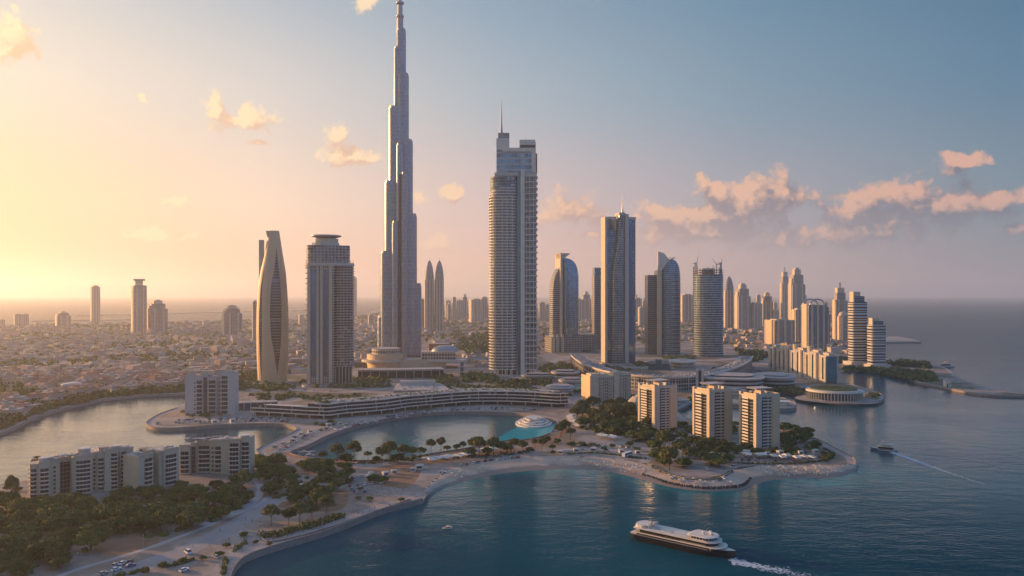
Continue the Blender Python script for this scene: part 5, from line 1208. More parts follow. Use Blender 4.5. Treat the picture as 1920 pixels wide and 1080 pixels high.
# ================================================================ trees one can tell apart
def crown_mesh(seed, flat, n=2200, tall=False):
    g = np.random.default_rng(seed); m = MB(); lobes = []
    nl = 15
    for i in range(nl):
        a = 2*math.pi*i/nl*2.4+g.uniform(0, .6); rr = math.sqrt((i+.5)/nl)*.68; zz = (1-rr*rr*1.0)*flat*.62+g.uniform(-.08, .08)
        lobes.append((rr*math.cos(a)*g.uniform(.85, 1.2), rr*math.sin(a)*g.uniform(.85, 1.2), max(.02, zz), g.uniform(.26, .42)))
    for lx, ly, lz, lr in lobes:                # dark heart of each clump
        u = [(lx+.72*lr*math.cos(t), ly+.72*lr*math.sin(t)) for t in [k*math.pi/3 for k in range(6)]]
        c = [(lx+.36*lr*math.cos(t), ly+.36*lr*math.sin(t)) for t in [k*math.pi/3 for k in range(6)]]
        m.prism(c, lz-lr*.55, lz-lr*.1, 0, 0, u, True); m.prism(u, lz-lr*.1, lz+lr*.45, 0, 0, c)
    for k in range(n):
        lx, ly, lz, lr = lobes[int(g.integers(0, nl))]; v = g.normal(size=3); v /= np.linalg.norm(v)
        if v[2] < -.35: v[2] *= -1
        p = Vector((lx, ly, lz))+Vector(v)*lr*g.uniform(.72, 1.1)*Vector((1, 1, 1)).length/1.732
        p.z = lz+(p.z-lz)*(.8 if not tall else 1.1)
        nn = (Vector(v)+Vector(g.normal(size=3)*.55)).normalized(); a = nn.orthogonal().normalized(); b = nn.cross(a); q = g.uniform(0, 6.28)
        a, b = a*math.cos(q)+b*math.sin(q), b*math.cos(q)-a*math.sin(q); r = g.uniform(.035, .07)
        m.face([p-a*r-b*r*.6, p+a*r-b*r*.5, p+a*r*.7+b*r*.8, p-a*r*.8+b*r*.7])
    return m
TREES = []
def tree_proto(seed, flat, trunk, mleaf, label, tall=False):
    r = thing('leafy_tree', label, 'tree'); m = MB()
    m.bar((0, 0, -.2), (.03, .02, trunk), .055, .04, 7)
    for k in range(5):
        a = k*1.26+seed; m.bar((.03, .02, trunk*.92), (math.cos(a)*.42, math.sin(a)*.42, trunk+flat*.35), .03, .012, 5)
    m.build('trunk', M_bark, r)
    crown_mesh(seed, flat, tall=tall).build('crown', mleaf, r, (0, 0, trunk))
    TREES.append(r); return r
P_umb = [tree_proto(1, 1.0, .16, M_leaf, 'x'), tree_proto(2, .85, .16, M_leaf, 'x'), tree_proto(3, 1.1, .22, M_leaf, 'x')]
P_tal = [tree_proto(4, 1.15, .95, M_leaf2, 'x', True), tree_proto(5, 1.0, .8, M_leaf2, 'x', True)]
P_bsh = [tree_proto(6, .75, .12, M_leaf2, 'x'), tree_proto(7, .8, .14, M_leaf, 'x')]
UP = set(); tg = np.random.default_rng(77)
def put(pr, x, y, r, label, group, z=GZ, zs=1.0):
    rz = float(tg.uniform(0, 6.28)); sc_ = (r*float(tg.uniform(.88, 1.12)), r*float(tg.uniform(.88, 1.12)), r*zs*float(tg.uniform(.88, 1.14)))
    if id(pr) not in UP:
        UP.add(id(pr)); pr.location = (x, y, z); pr.rotation_euler.z = rz; pr.scale = sc_; pr['label'] = label; pr['group'] = group; return pr
    return dup(pr, (x, y, z), rz, sc_, label, group)
TPOS = []
def wood(poly, n, mind, r, prs, lab, group, seed, near=None):
    for x, y in scatter(poly, n, mind, seed):
        if any((x-a)**2+(y-b)**2 < (mind*.7)**2 for a, b in TPOS): continue
        TPOS.append((x, y)); q = float(tg.uniform(*r)); k = int(tg.integers(0, len(prs)))
        size = 'broad' if q > (r[0]+r[1])/2 else 'smaller'
        put(prs[k], x, y, q, f'{size} {lab}', group)
WOOD = [(-70,965),(0,945),(40,940),(70,946),(160,946),(250,938),(300,932),(400,925),(455,912),(468,930),(462,950),(420,975),(380,985),(330,1003),(280,1012),(262,1000),(190,1005),(165,1040),(120,1062),(60,1082),(-70,1120)]
wood(WOOD, 66, 9.9, (6.0, 8.6), P_umb, 'dark round crowned tree in the wood below the cream apartment blocks', 'trees of the foreground wood', 31)
wood([(255,928),(340,915),(460,898),(472,905),(468,918),(400,925),(300,935),(250,938)], 12, 6, (3.8, 5.4), P_umb, 'dark tree close under the apartment balconies', 'trees under the apartments', 32)
wood([(470,862),(500,852),(545,868),(610,874),(650,880),(652,898),(625,925),(640,945),(605,958),(575,962),(555,948),(520,940),(492,925),(472,900)], 31, 8, (4.6, 6.8), P_umb, 'olive green tree in the park between apartments and car park', 'trees of the park', 33)
for i, (x, y, r) in enumerate(((508,986,6.0),(541,986,5.5),(562,982,7.2),(585,975,6.4),(612,962,6.0),(700,903,5),(718,905,5.2),(752,940,2.6),(693,940,3.0),(672,936,2.2),(655,905,3.5))):
    g_ = G(x, y); put(P_tal[i % 2] if i < 5 else P_umb[i % 3], g_.x, g_.y, r*(.8 if i < 5 else .8), ('tall single stemmed tree on the red soil bed near the quay' if i < 5 else 'single round tree standing in the sandy car park'), 'single trees by the quay')
for x, y, r in ((411,1043,2.4),(425,1026,2.0),(457,1006,2.2),(381,1050,1.9),(343,1054,2.2),(305,1064,2.2),(272,1073,2.4),(505,1022,1.4),(480,1018,1.5)):
    g_ = G(x, y); put(P_bsh[int(x) % 2], g_.x, g_.y, r, 'small round bush standing alone on the sandy road', 'bushes on the sandy road')
STRIP = [(592,868,3.4),(604,866,4.2),(632,868,6.0),(648,867,6.5),(664,866,6),(690,863,3.2),(706,866,3.5),(716,870,6),(731,869,6.2),(745,867,6),(758,866,5.4),(772,862,4.4),(789,851,4.4),(808,849,5),(827,847,4.6),(838,844,3.2),(857,849,3.2),(868,845,3.6),(880,856,5.8),(889,853,6.2),(899,856,5.8),(913,853,5),(926,854,5.6),(938,852,5.4),(951,849,5.8),(964,848,5),(980,852,4.6),(992,846,3.4),(1003,841,3),(1016,846,4.6),(1018,828,3.4),(1036,848,3.2),(1026,838,3.6),(1045,833,4),(1052,820,5.4),(1060,815,5.6),(1048,810,5),(1070,825,5)]
for i, (x, y, r) in enumerate(STRIP):
    g_ = G(x, y); put((P_tal if i % 3 else P_umb)[i % 2], g_.x, g_.y, r*.92, 'lollipop shaped tree in the row between lagoon and beach', 'trees along the lagoon walk', zs=1.2)
wood([(1075,786),(1105,772),(1160,766),(1200,775),(1206,800),(1235,816),(1278,822),(1292,838),(1245,834),(1185,828),(1125,814),(1088,803)], 42, 9.4, (5.8, 8.4), P_umb+P_tal[:1], 'sunlit olive tree in the dense grove before the beige blocks', 'trees of the grove', 35)
wood([(1222,872),(1224,848),(1245,836),(1285,838),(1305,868),(1300,886),(1268,890),(1240,884)], 17, 7, (5.2, 7.2), P_umb+P_tal[:1], 'round tree in the walled oval garden on the beach', 'trees of the oval garden', 36)
wood([(1302,848),(1322,828),(1345,842),(1362,866),(1350,878),(1318,868)], 10, 7, (5.2, 7), P_umb, 'dark tree right of the walled oval garden', 'trees right of the oval garden', 37)
wood([(1250,836),(1300,826),(1380,836),(1460,842),(1505,848),(1480,857),(1385,852),(1300,842)], 18, 7, (3.4, 5.2), P_bsh+P_umb[:1], 'low tree around the feet of the golden beach towers', 'trees around the beach towers', 38)
wood([(1462,802),(1500,806),(1535,824),(1530,846),(1500,846),(1462,836)], 14, 7, (4.8, 6.8), P_umb, 'dark tree on the headland right of the golden towers', 'trees on the headland', 39)
wood([(1252,796),(1290,797),(1300,812),(1262,812)], 8, 5, (3.5, 5.2), P_umb, 'dark tree between first and second beach tower', 'trees between the beach towers', 40)
wood([(1368,798),(1386,798),(1386,816),(1368,816)], 5, 4.5, (3.5, 5), P_umb, 'dark tree between second and third beach tower', 'trees between the golden towers', 41)
wood([(1540,850),(1560,852),(1560,866),(1540,866)], 7, 4, (2.2, 3.2), P_bsh, 'small tree inside the rounded tip of the beach', 'small trees at the beach tip', 42)
for x, y, r in ((1110,838,4),(1133,846,3.2),(1090,836,4.4),(1072,838,4.6),(1180,836,4),(1195,846,3.6),(1037,852,2.6),(1148,840,3.4)):
    g_ = G(x, y); put(P_umb[int(x) % 3], g_.x, g_.y, r*.85, 'single tree beside the paved walk behind the beach', 'trees behind the beach')
for x, y, r, h_ in ((72,912,5.4,8),(145,900,5.4,10),(266,896,5.6,10),(308,886,5.6,10),(362,872,5.2,10),(22,945,4.5,4)):
    g_ = G(x, y); put(P_tal[int(x) % 2], g_.x, g_.y, r, 'tall tree showing its crown behind the apartment roofs', 'trees behind the apartments', zs=1.55)
wood([(335,778),(352,766),(440,781),(430,784),(350,783)], 12, 5, (2.2, 3.6), P_bsh, 'shrub like tree around the foot of the hotel block', 'shrubs by the hotel', 43)
wood([(590,795),(622,791),(625,800),(598,803)], 5, 5, (2.4, 3.8), P_bsh, 'small tree at the corner of the terraced building', 'trees at the terrace corner', 44)
wood([(-60,930),(-10,918),(40,905),(50,915),(0,935)], 6, 8, (2, 3.2), P_bsh, 'small tree on the near bank of the left water', 'trees on the left bank', 45)
patch(WOOD, 210, (1.6, 3.4), (1.4, 2.8), 22, 71, 'undergrowth', 'low dark undergrowth between the trees of the foreground wood')
patch([(470,862),(545,866),(640,880),(650,900),(620,930),(635,945),(575,962),(520,940),(470,905)], 70, (1.4, 2.8), (1, 2.2), 20, 72, 'undergrowth', 'low undergrowth between the park trees')
patch([(1075,788),(1160,768),(1204,778),(1210,802),(1285,824),(1290,838),(1185,829),(1090,804)], 150, (1.8, 3.6), (1.4, 3.2), 22, 73, 'undergrowth', 'olive undergrowth filling the grove behind the beach')
patch([(1250,838),(1300,828),(1380,838),(1460,842),(1530,828),(1535,845),(1480,857),(1385,853),(1300,843)], 120, (1.5, 3), (1.2, 2.6), 20, 74, 'undergrowth', 'low shrubs around the feet of the golden towers')
patch([(590,866),(700,862),(800,852),(900,854),(1000,842),(1000,848),(900,860),(800,862),(700,870),(600,872)], 90, (1, 2.2), (.8, 2), 18, 75, 'undergrowth', 'shrub strip under the trees of the lagoon walk')
# hedges
def hedge(pts, w_, h, label, seed):
    p = resample(gpath(pts, 5), .9); m = MB(); g = np.random.default_rng(seed)
    for x, y in p:
        for k in range(max(1, int(w_/1.1))): clump(m, x+g.uniform(-w_, w_)*.5, y+g.uniform(-w_, w_)*.5, GZ-.1, g.uniform(.7, 1.2), h*g.uniform(.8, 1.2), 12, g, int(g.random() < .3))
    tag(m.build('hedge', [M_leaf, M_leaf2]), label, 'hedge')
hedge([(494,1006),(520,1004),(560,993),(600,982),(636,970)], 6, 2.6, 'thick long hedge on the bed edge above the quay promenade', 1)
hedge([(318,1062),(340,1056),(364,1050)], 2.2, 1.5, 'clipped hedge strip between the two lanes of the sandy road', 2)
hedge([(222,1080),(245,1077),(262,1071)], 2.2, 1.5, 'clipped hedge strip at the bottom edge beside the road', 3)
hedge([(436,1034),(450,1026),(462,1018)], 2, 1.6, 'narrow hedge curving towards the quay corner', 4)
hedge([(1065,852),(1110,850),(1150,853),(1185,858),(1212,860)], 1.8, 1.3, 'long low hedge along the back of the beach', 5)
hedge([(1222,874),(1240,884),(1262,892),(1304,899),(1345,896),(1372,884)], 1.6, 1.2, 'curved hedge round the walled oval garden', 6)
hedge([(1385,869),(1440,870),(1500,869),(1550,862),(1562,852),(1545,842)], 1.6, 1.2, 'hedge bordering the car park on the beach tip', 7)
hedge([(418,1080),(420,1062),(424,1048)], 1.8, 1.5, 'hedge between the road and the quay walk at the bottom edge', 8)
# rock breakwater on the sand
def rocks(pts, label, seed):
    p = resample(gpath(pts, 6, z=1.0), 1.5); t_ = thing('rock_groyne', label, 'breakwater', (*p[0], 0)); g = np.random.default_rng(seed); m = MB()
    for x, y in p:
        for k in range(2):
            r = g.uniform(.5, 1.0); x_, y_ = x-p[0][0]+g.uniform(-.7, .7), y-p[0][1]+g.uniform(-.7, .7); q = ell(x_, y_, r, r*.8, 6, g.uniform(0, 3)); m.prism(q, .2, 1.3+r, 0, 0, ell(x_, y_, r*.5, r*.4, 6, g.uniform(0, 3)))
    o = m.build('rocks', M_rock, t_); o['kind'] = 'stuff'
rocks([(1203,890),(1230,898),(1259,907),(1318,915),(1366,914),(1393,909),(1407,898)], 'dark line of rocks curving along the beach below the oval garden', 1)
rocks([(560,990),(640,968),(720,946),(790,931)], 'dark line of rocks at the quay edge', 2) if False else None
# oval garden wall
p = resample(gpath([(1221,872),(1238,884),(1262,893),(1304,900),(1348,898),(1374,885)], 6), 3)
tag(MB().slab(p, offset(p, .7), GZ-.5, GZ+.9).build('garden_wall', M_quay), 'low curved retaining wall round the oval beach garden', 'wall')
p = resample(gpath([(490,995),(488,1008),(500,1017),(530,1014),(580,1002),(638,984),(700,962),(770,938)], 6), 3)
tag(MB().slab(p, offset(p, .7), GZ-.2, GZ+.8).build('retaining_wall', M_quay), 'retaining wall between the planted bed and the quay walk', 'wall')
# ================================================================ cars, awnings, parasols, people
PAINT = [mat('white_paint', (.70, .70, .70), .3, var=.03), mat('silver_paint', (.42, .44, .46), .3, .4, var=.03), mat('dark_paint', (.05, .055, .065), .25, var=.03), mat('blue_paint', (.08, .14, .26), .3, var=.03), mat('red_paint', (.32, .06, .04), .3, var=.03)]
M_tyre = mat('tyre_rubber', (.02, .02, .02), .8)
def car_mesh(paint, van=False):
    m = MB(); L, w_ = 4.5, 1.8; h1, h2 = (.95, 1.5) if not van else (1.1, 2.1)
    m.prism([(-L/2, -w_/2), (L/2, -w_/2), (L/2, w_/2), (-L/2, w_/2)], .28, h1, 0, 0, [(-L/2+.1, -w_/2+.06), (L/2-.15, -w_/2+.06), (L/2-.15, w_/2-.06), (-L/2+.1, w_/2-.06)], True)
    x0, x1 = (-1.7, 1.0) if not van else (-2.1, 1.5)
    m.prism([(x0, -w_/2+.1), (x1, -w_/2+.1), (x1, w_/2-.1), (x0, w_/2-.1)], h1, h2-.06, 1, 0, [(x0+.45, -w_/2+.25), (x1-.6, -w_/2+.25), (x1-.6, w_/2-.25), (x0+.45, w_/2-.25)])
    m.prism([(x0+.45, -w_/2+.25), (x1-.6, -w_/2+.25), (x1-.6, w_/2-.25), (x0+.45, w_/2-.25)], h2-.06, h2, 0, 0)
    for x in (-1.4, 1.4):
        for y in (-w_/2-.02, w_/2-.2): m.bar((x, y, .33), (x, y+.22, .33), .33, .33, 10, 2)
    return m
CN = ('white', 'silver', 'dark', 'blue', 'red'); CAR = {}
cgr = np.random.default_rng(15)
def car(x, y, rz, zone, k=None, van=False, group='cars parked along the shore'):
    k = int(cgr.choice(5, p=[.42, .25, .18, .1, .05])) if k is None else k
    lab = f"{CN[k]} {'van' if van else 'car'} parked {zone}"
    if (k, van) not in CAR:
        o = car_mesh(PAINT[k], van).build('parked_car', [PAINT[k], M_dark, M_tyre]); CAR[(k, van)] = o
    else: o = CAR[(k, van)].copy(); COL.objects.link(o)
    o.location = (x, y, GZ+.03); o.rotation_euler.z = rz; tag(o, lab, 'car', group); return o
def car_row(pts, step, zone, ang=1.2, jit=.5, skip=.12, **k):
    p = resample(gpath(pts, 6), step)
    for a, b in zip(p, p[1:]):
        if cgr.random() < skip: continue
        car(a[0]+cgr.uniform(-jit, jit), a[1]+cgr.uniform(-jit, jit), math.atan2(b[1]-a[1], b[0]-a[0])+ang+float(cgr.uniform(-.12, .12)), zone, **k)
car_row([(864,874),(900,867),(940,862),(985,858)], 5.5, 'in the slanted row on the inner edge of the beach', .7)
car_row([(650,900),(690,893),(720,890)], 4, 'in the sandy car park left of the beach', 1.2)
car_row([(655,912),(700,907),(730,905)], 5, 'in the second row of the sandy car park', 1.2)
car_row([(668,925),(700,921)], 5, 'in the front row of the sandy car park', 1.2)
for (y0, y1) in ((786.5, 786), (790.5, 790)): car_row([(335,y0+2),(380,y0+1),(440,y0),(500,y1-1),(545,y1+2)], 4.6, 'on the paved strip below the hotel block', 1.45, skip=.25)
car_row([(640,800),(700,788),(760,778),(830,770),(900,768)], 5.4, 'between terraced building and lagoon walk', 1.4, skip=.3)
car_row([(560,822),(600,808),(640,797)], 4.2, 'on the causeway between the two waters', 1.3, skip=.15); car_row([(530,838),(560,825),(590,812)], 4.2, 'on the outer lane of the causeway', 1.3, skip=.2)
car_row([(515,850),(530,842),(545,836)], 4.2, 'at the narrow end of the causeway', 1.3)
car_row([(1395,856),(1440,858),(1500,859),(1545,857)], 3.6, 'behind the beach tip under the trees', 1.4, skip=.2)
for dy_ in (0, 5): car_row([(350,788-dy_*.2),(440,786-dy_*.5),(520,787-dy_*.5)], 5.0, 'in the back rows below the hotel block', 1.45, skip=.35)
for dy_ in (0, -5): car_row([(630,806+dy_),(700,792+dy_),(770,780+dy_*.8),(850,770+dy_*.5),(940,768+dy_*.4),(1010,771+dy_*.3)], 5.6, 'on the wide strip under the terraced building', 1.4, skip=.42)
car_row([(650,906),(700,900),(735,897)], 4.6, 'in the middle row of the sandy car park', 1.2, skip=.2); car_row([(660,918),(720,914)], 5, 'in the fourth row of the sandy car park', 1.0, skip=.3)
car_row([(190,1078),(230,1066),(270,1056)], 7, 'along the kerb of the sandy road', .1, skip=.4)
car_row([(1110,836),(1160,838),(1200,842)], 5, 'on the paved lot behind the beach', 1.2, skip=.3); car_row([(1040,848),(1090,847)], 5, 'on the paved lot left of the hedge', 1.2, skip=.35)
car_row([(1010,700),(1050,694),(1100,716)], 6, 'on the road right of the balcony tower', .1, skip=.3); car_row([(480,717),(560,731),(650,735)], 7, 'on the road below the petal tower', .05, skip=.5)
car_row([(1585,747),(1630,745)], 5, 'at the tip of the promontory', 1.2, skip=.3)
car_row([(1390,863),(1440,865),(1500,865)], 4.4, 'in the front row at the beach tip', 1.4, skip=.25)
for x, y, k, v in ((352,1038,0,True),(405,1046,1,False),(345,1071,0,False),(215,1062,1,False),(230,1058,0,False),(244,1055,2,False),(830,886,0,False),(665,922,3,False),(1375,877,0,True),(1325,880,0,False),(1263,897,0,False),(1356,897,0,False),(1265,899,1,False),(1350,900,2,False),(1098,836,2,False),(1090,843,0,False)):
    g_ = G(x, y); car(g_.x, g_.y, float(cgr.uniform(0, 3)), {True: 'beside the beach garden wall', False: 'on its own on the open sandy road'}[x > 900], k, v, 'cars standing alone')
# white awnings and trailers
AW = {}
def awning(x, y, rz, w_, d_, zone, group='white awnings'):
    key = (round(w_), round(d_))
    if key not in AW:
        r = thing('awning', None, 'awning'); m = MB(); h = 2.6
        m.prism([(-w_/2, -d_/2), (w_/2, -d_/2), (w_/2, d_/2), (-w_/2, d_/2)], h, h+.25, 0, 0, None, True); m.prism([(-w_/2, -d_/2), (w_/2, -d_/2), (w_/2, d_/2), (-w_/2, d_/2)], h+.25, h+1.3, 0, 0, [(-w_/2+.3, -.1), (w_/2-.3, -.1), (w_/2-.3, .1), (-w_/2+.3, .1)])
        m.build('awning_roof', M_white, r); p0 = None
        for a, b in ((-1, -1), (1, -1), (1, 1), (-1, 1)):
            l = (a*(w_/2-.2), b*(d_/2-.2), 0); p0 = MB().box(-.08, -.08, 0, .08, .08, h).build('post', M_grey, r, l) if p0 is None else inst(p0, r, l)
        AW[key] = r; r.location = (x, y, GZ); r.rotation_euler.z = rz; tag(r, f'white pitched awning {zone}', 'awning', group); return
    r = AW[key]; dup(r, (x, y, GZ), rz, 1, f'white pitched awning {zone}', group)
for (pts, zone, st, w_, d_) in (([(800,868),(840,862),(880,858)], 'in the row under the trees at the beach car park', 4.6, 4, 9), ([(895,852),(920,848),(975,845)], 'between lagoon walk trees and beach cars', 5.4, 5, 8), ([(1070,784),(1078,792),(1090,805)], 'in the stepped row beside the grove', 5, 5, 10),
        ([(1395,858),(1430,860),(1470,862),(1530,862)], 'on the car park at the beach tip', 5, 4, 8), ([(690,902),(715,898)], 'in the sandy car park', 7, 5, 6), ([(1128,820),(1150,826),(1165,830)], 'by the path through the grove', 6, 5, 8)):
    p = resample(gpath(pts, 6), st)
    for a, b in zip(p, p[1:]): awning(a[0]+float(cgr.uniform(-1.5, 1.5)), a[1]+float(cgr.uniform(-4, 4)), math.atan2(b[1]-a[1], b[0]-a[0])+.3+float(cgr.uniform(-.5, .5)), w_, d_, zone)
T = Tower('coach', 'white coach parked by the hedge behind the beach', 1176, 856, 60, 'coach'); T.part(MB().box(-5.5, -1.25, .5, 5.5, 1.25, 3.2), 'body', PAINT[0]); T.part(MB().box(-5.2, -1.3, 1.7, 5.2, -1.255, 2.7), 'windows', M_dark); T.part(MB().box(-5.2, 1.255, 1.7, 5.2, 1.3, 2.7), 'windows', M_dark)
w0 = None
for x in (-3.6, 3.6):
    for y in (-1.2, 1.2): w0 = T.part(MB().bar((0, -.15, 0), (0, .15, 0), .5, .5, 12), 'wheel', M_tyre, loc=(x, y, .5)) if w0 is None else inst(w0, T.t, (x, y, .5))
T = Tower('coach', 'long white trailer parked among the park trees', 575, 915, 25, 'coach'); T.part(MB().box(-4.5, -1.2, .5, 4.5, 1.2, 2.9), 'body', PAINT[0]); T.part(MB().bar((-3, -1.2, .45), (-3, 1.2, .45), .45, .45, 12), 'wheel', M_tyre); T.part(MB().bar((3, -1.2, .45), (3, 1.2, .45), .45, .45, 12), 'wheel', M_tyre)
# small kiosks
kk = thing('kiosk', None, 'kiosk'); MB().box(-1.8, -1.4, 0, 1.8, 1.4, 2.4).build('wall', M_white, kk); m = MB(); m.prism([(-2.3, -1.9), (2.3, -1.9), (2.3, 1.9), (-2.3, 1.9)], 2.4, 2.9, 0, 0, [(-1.6, -1.2), (1.6, -1.2), (1.6, 1.2), (-1.6, 1.2)], True); m.build('roof', M_conc, kk); MB().box(-1.3, -1.45, 1.0, 1.3, -1.41, 1.9).build('hatch', M_dark, kk); kf = [True]
def kiosks(pts, step, zone):
    for x, y in resample(gpath(pts, 5), step):
        x += cgr.uniform(-3, 3); y += cgr.uniform(-4, 4)
        if kf[0]: kk.location = (x, y, GZ); tag(kk, f'small white kiosk {zone}', 'kiosk', 'kiosks'); kf[0] = False
        else: dup(kk, (x, y, GZ), float(cgr.uniform(-.6, .6)), float(cgr.uniform(.8, 1.3)), f'small white kiosk {zone}', 'kiosks')
kiosks([(520,842),(560,822),(600,806),(640,796)], 14, 'on the causeway between the waters'); kiosks([(1050,850),(1120,846),(1200,852)], 13, 'behind the beach beside the hedge'); kiosks([(1120,800),(1180,815),(1240,826)], 16, 'half hidden in the grove')
kiosks([(690,894),(740,888),(790,878)], 11, 'at the back of the sandy car park'); kiosks([(1400,852),(1470,854),(1530,850)], 13, 'under the trees at the beach tip'); kiosks([(300,795),(360,794),(430,793)], 14, 'on the quay below the hotel block')
# parasols with a lounger each
pr_ = thing('beach_parasol', None, 'parasol'); MB().bar((0, 0, 0), (0, 0, 2.5), .05, .05, 6).build('pole', M_grey, pr_)
m = MB(); m.loft([(2.15, ell(0, 0, 1.5, 1.5, 10)), (2.35, ell(0, 0, 1.1, 1.1, 10)), (2.7, ell(0, 0, .1, .1, 10))]); m.face([(x, y, 2.15) for x, y in ell(0, 0, 1.5, 1.5, 10)][::-1]); m.build('parasol_canopy', M_cream, pr_)
lg_ = MB(); lg_.box(-.35, -.95, .25, .35, .5, .38); lg_.face([(-.35, .5, .38), (.35, .5, .38), (.35, 1.0, .85), (-.35, 1.0, .85)])
for a in (-.3, .24):
    for b in (-.85, .4): lg_.box(a, b, 0, a+.06, b+.06, .25)
lg_ = lg_.build('sun_lounger', M_white); first = [True]
def beachz(x, y):
    dd = [(q[0]-x)**2+(q[1]-y)**2 for q in inn]; k = int(np.argmin(dd)); a, b = inn[k], wl[k]; L2 = max(1e-6, float((b-a)@(b-a))); f = float((np.array([x, y])-a)@(b-a)/L2)
    return float(np.interp(f, [r_[0] for r_ in rows], [r_[1] for r_ in rows])) if f > -.1 else GZ
for poly, n, zone, seed in (([(1090,862),(1190,872),(1215,885),(1180,882),(1100,872)], 34, 'on the broad middle of the beach', 51), ([(1430,877),(1560,877),(1590,880),(1540,887),(1440,888)], 40, 'on the sand near the beach tip', 52), ([(1260,899),(1380,903),(1370,909),(1270,904)], 14, 'on the sand between oval garden and rocks', 53), ([(840,892),(900,876),(920,876),(860,892)], 10, 'at the left end of the beach', 54)):
    for i, (x, y) in enumerate(scatter(poly, n, 2.5, seed)):
        z = beachz(x, y)
        if z < .5: continue
        if i % 2 == 0:
            if first[0]: pr_.location = (x, y, z); tag(pr_, f'straw coloured parasol {zone}', 'parasol', 'beach parasols'); lg_.location = (x+1.6, y, z); tag(lg_, f'white sun lounger {zone}', 'sun lounger', 'sun loungers on the beach'); first[0] = False; continue
            dup(pr_, (x, y, z), 0, 1, f'straw coloured parasol {zone}', 'beach parasols')
        o = lg_.copy(); COL.objects.link(o); o.location = (x+1.6, y, z); o.rotation_euler.z = float(cgr.uniform(-.6, .6)); o['label'] = f'white sun lounger {zone}'
# people: one continuous skinned body each
def person_mesh(name, pose, mats):
    V = [(0, 0, .95), (0, 0, 1.2), (0, 0, 1.42), (0, 0, 1.52), (0, .02, 1.62), (0, .02, 1.72),
         (-.19, 0, 1.40), (-.25, .02+.08*pose, 1.12), (-.26, -.02+.16*pose, .88), (.19, 0, 1.40), (.25, .02-.08*pose, 1.12), (.26, .0-.16*pose, .88),
         (-.1, 0, .88), (-.11, .14*pose, .48), (-.11, .16*pose, .06), (-.11, .16*pose-.14, .04), (.1, 0, .88), (.11, -.10*pose, .48), (.11, -.22*pose, .08), (.11, -.22*pose-.14, .05)]
    E = [(0,1),(1,2),(2,3),(3,4),(4,5),(2,6),(6,7),(7,8),(2,9),(9,10),(10,11),(0,12),(12,13),(13,14),(14,15),(0,16),(16,17),(17,18),(18,19)]
    Rr = [.15,.14,.16,.06,.10,.08,.06,.045,.035,.06,.045,.035,.10,.065,.045,.04,.10,.065,.045,.04]
    me = bpy.data.meshes.new(name); me.from_pydata(V, E, []); o = bpy.data.objects.new(name, me); COL.objects.link(o)
    md = o.modifiers.new('skin', 'SKIN')
    for v, r in zip(me.skin_vertices[0].data, Rr): v.radius = (r, r*.8)
    me.skin_vertices[0].data[0].use_root = True
    o.modifiers.new('sub', 'SUBSURF').levels = 1
    dg = bpy.context.evaluated_depsgraph_get(); nm = bpy.data.meshes.new_from_object(o.evaluated_get(dg)); bpy.data.objects.remove(o)
    for m_ in mats: nm.materials.append(m_)
    for f in nm.polygons:
        z = f.center.z; x = abs(f.center.x); f.material_index = 2 if z > 1.5 or (x > .22 and z < 1.15) else (0 if z > .92 else 1); f.use_smooth = True
    return nm
M_skin = mat('skin', (.42, .26, .18), .6); M_hairy = M_dark
PM = [person_mesh('person', .9, [M_white, PAINT[2], M_skin]), person_mesh('person', .3, [PAINT[3], M_tan, M_skin]), person_mesh('person', .7, [M_rust, PAINT[2], M_skin])]
PL = ['person in white top and dark trousers', 'person in blue top and tan trousers', 'person in rust coloured top and dark trousers']
def folk(poly, n, zone, seed, beach_=False):
    for x, y in scatter(poly, n, 2.0, seed):
        k = int(cgr.integers(0, 3)); o = bpy.data.objects.new('person', PM[k]); COL.objects.link(o); o.location = (x, y, beachz(x, y) if beach_ else GZ+.03); o.rotation_euler.z = float(cgr.uniform(0, 6.28))
        tag(o, f'{PL[k]} {zone}', 'person', 'people out on the shore')
folk([(480,1030),(600,988),(780,938),(790,930),(600,980),(480,1020)], 40, 'walking on the quay walk', 61)
folk([(330,1030),(480,965),(500,990),(420,1030),(350,1060)], 14, 'on the wide sandy road', 62)
folk([(650,900),(760,915),(750,935),(680,935)], 40, 'in the sandy car park', 63)
folk([(1000,860),(1150,866),(1200,874),(1100,870)], 22, 'strolling on the upper beach', 64, True)
folk([(1400,878),(1560,878),(1595,872),(1560,884),(1420,886)], 30, 'on the sand of the beach tip', 65, True)
folk([(340,790),(540,792),(550,798),(340,800)], 36, 'on the quay below the hotel block', 66)
folk([(640,803),(760,780),(900,770),(760,786),(660,800)], 44, 'on the lagoon promenade', 67)
folk([(1580,745),(1640,740),(1645,748),(1590,752)], 12, 'on the terrace beside the pavilion', 68)
# ---- street lamps along the walks
lp = thing('street_lamp', None, 'street lamp'); MB().bar((0, 0, 0), (0, 0, 6), .11, .07, 6).build('post', M_grey, lp); MB().box(-.15, -1.2, 5.95, .15, .15, 6.12).build('lamp_head', M_grey, lp); lfirst = [True]
def lamps(path, step, off, label):
    for x, y in resample(offset(resample(path, 6), off), step):
        a = float(cgr.uniform(0, 6.28))
        if lfirst[0]: lp.location = (x, y, GZ); tag(lp, label, 'street lamp', 'street lamps by the water'); lfirst[0] = False
        else: dup(lp, (x, y, GZ), a, 1, label, 'street lamps by the water')
lamps(PATHS['quay'][20:], 26, 6*LEFT, 'thin grey street lamp on the curving seaside quay'); lamps(LAGOON[:60], 30, 7*LL, 'thin grey street lamp on the lagoon promenade below the terraced building')
lamps(PATHS['point'][:40], 26, 5*LEFT, 'thin grey street lamp behind the golden beach towers'); lamps(gpath([(150,1066),(300,1020),(440,965),(500,935)], 6), 28, 2, 'thin grey street lamp between wood and sandy road')
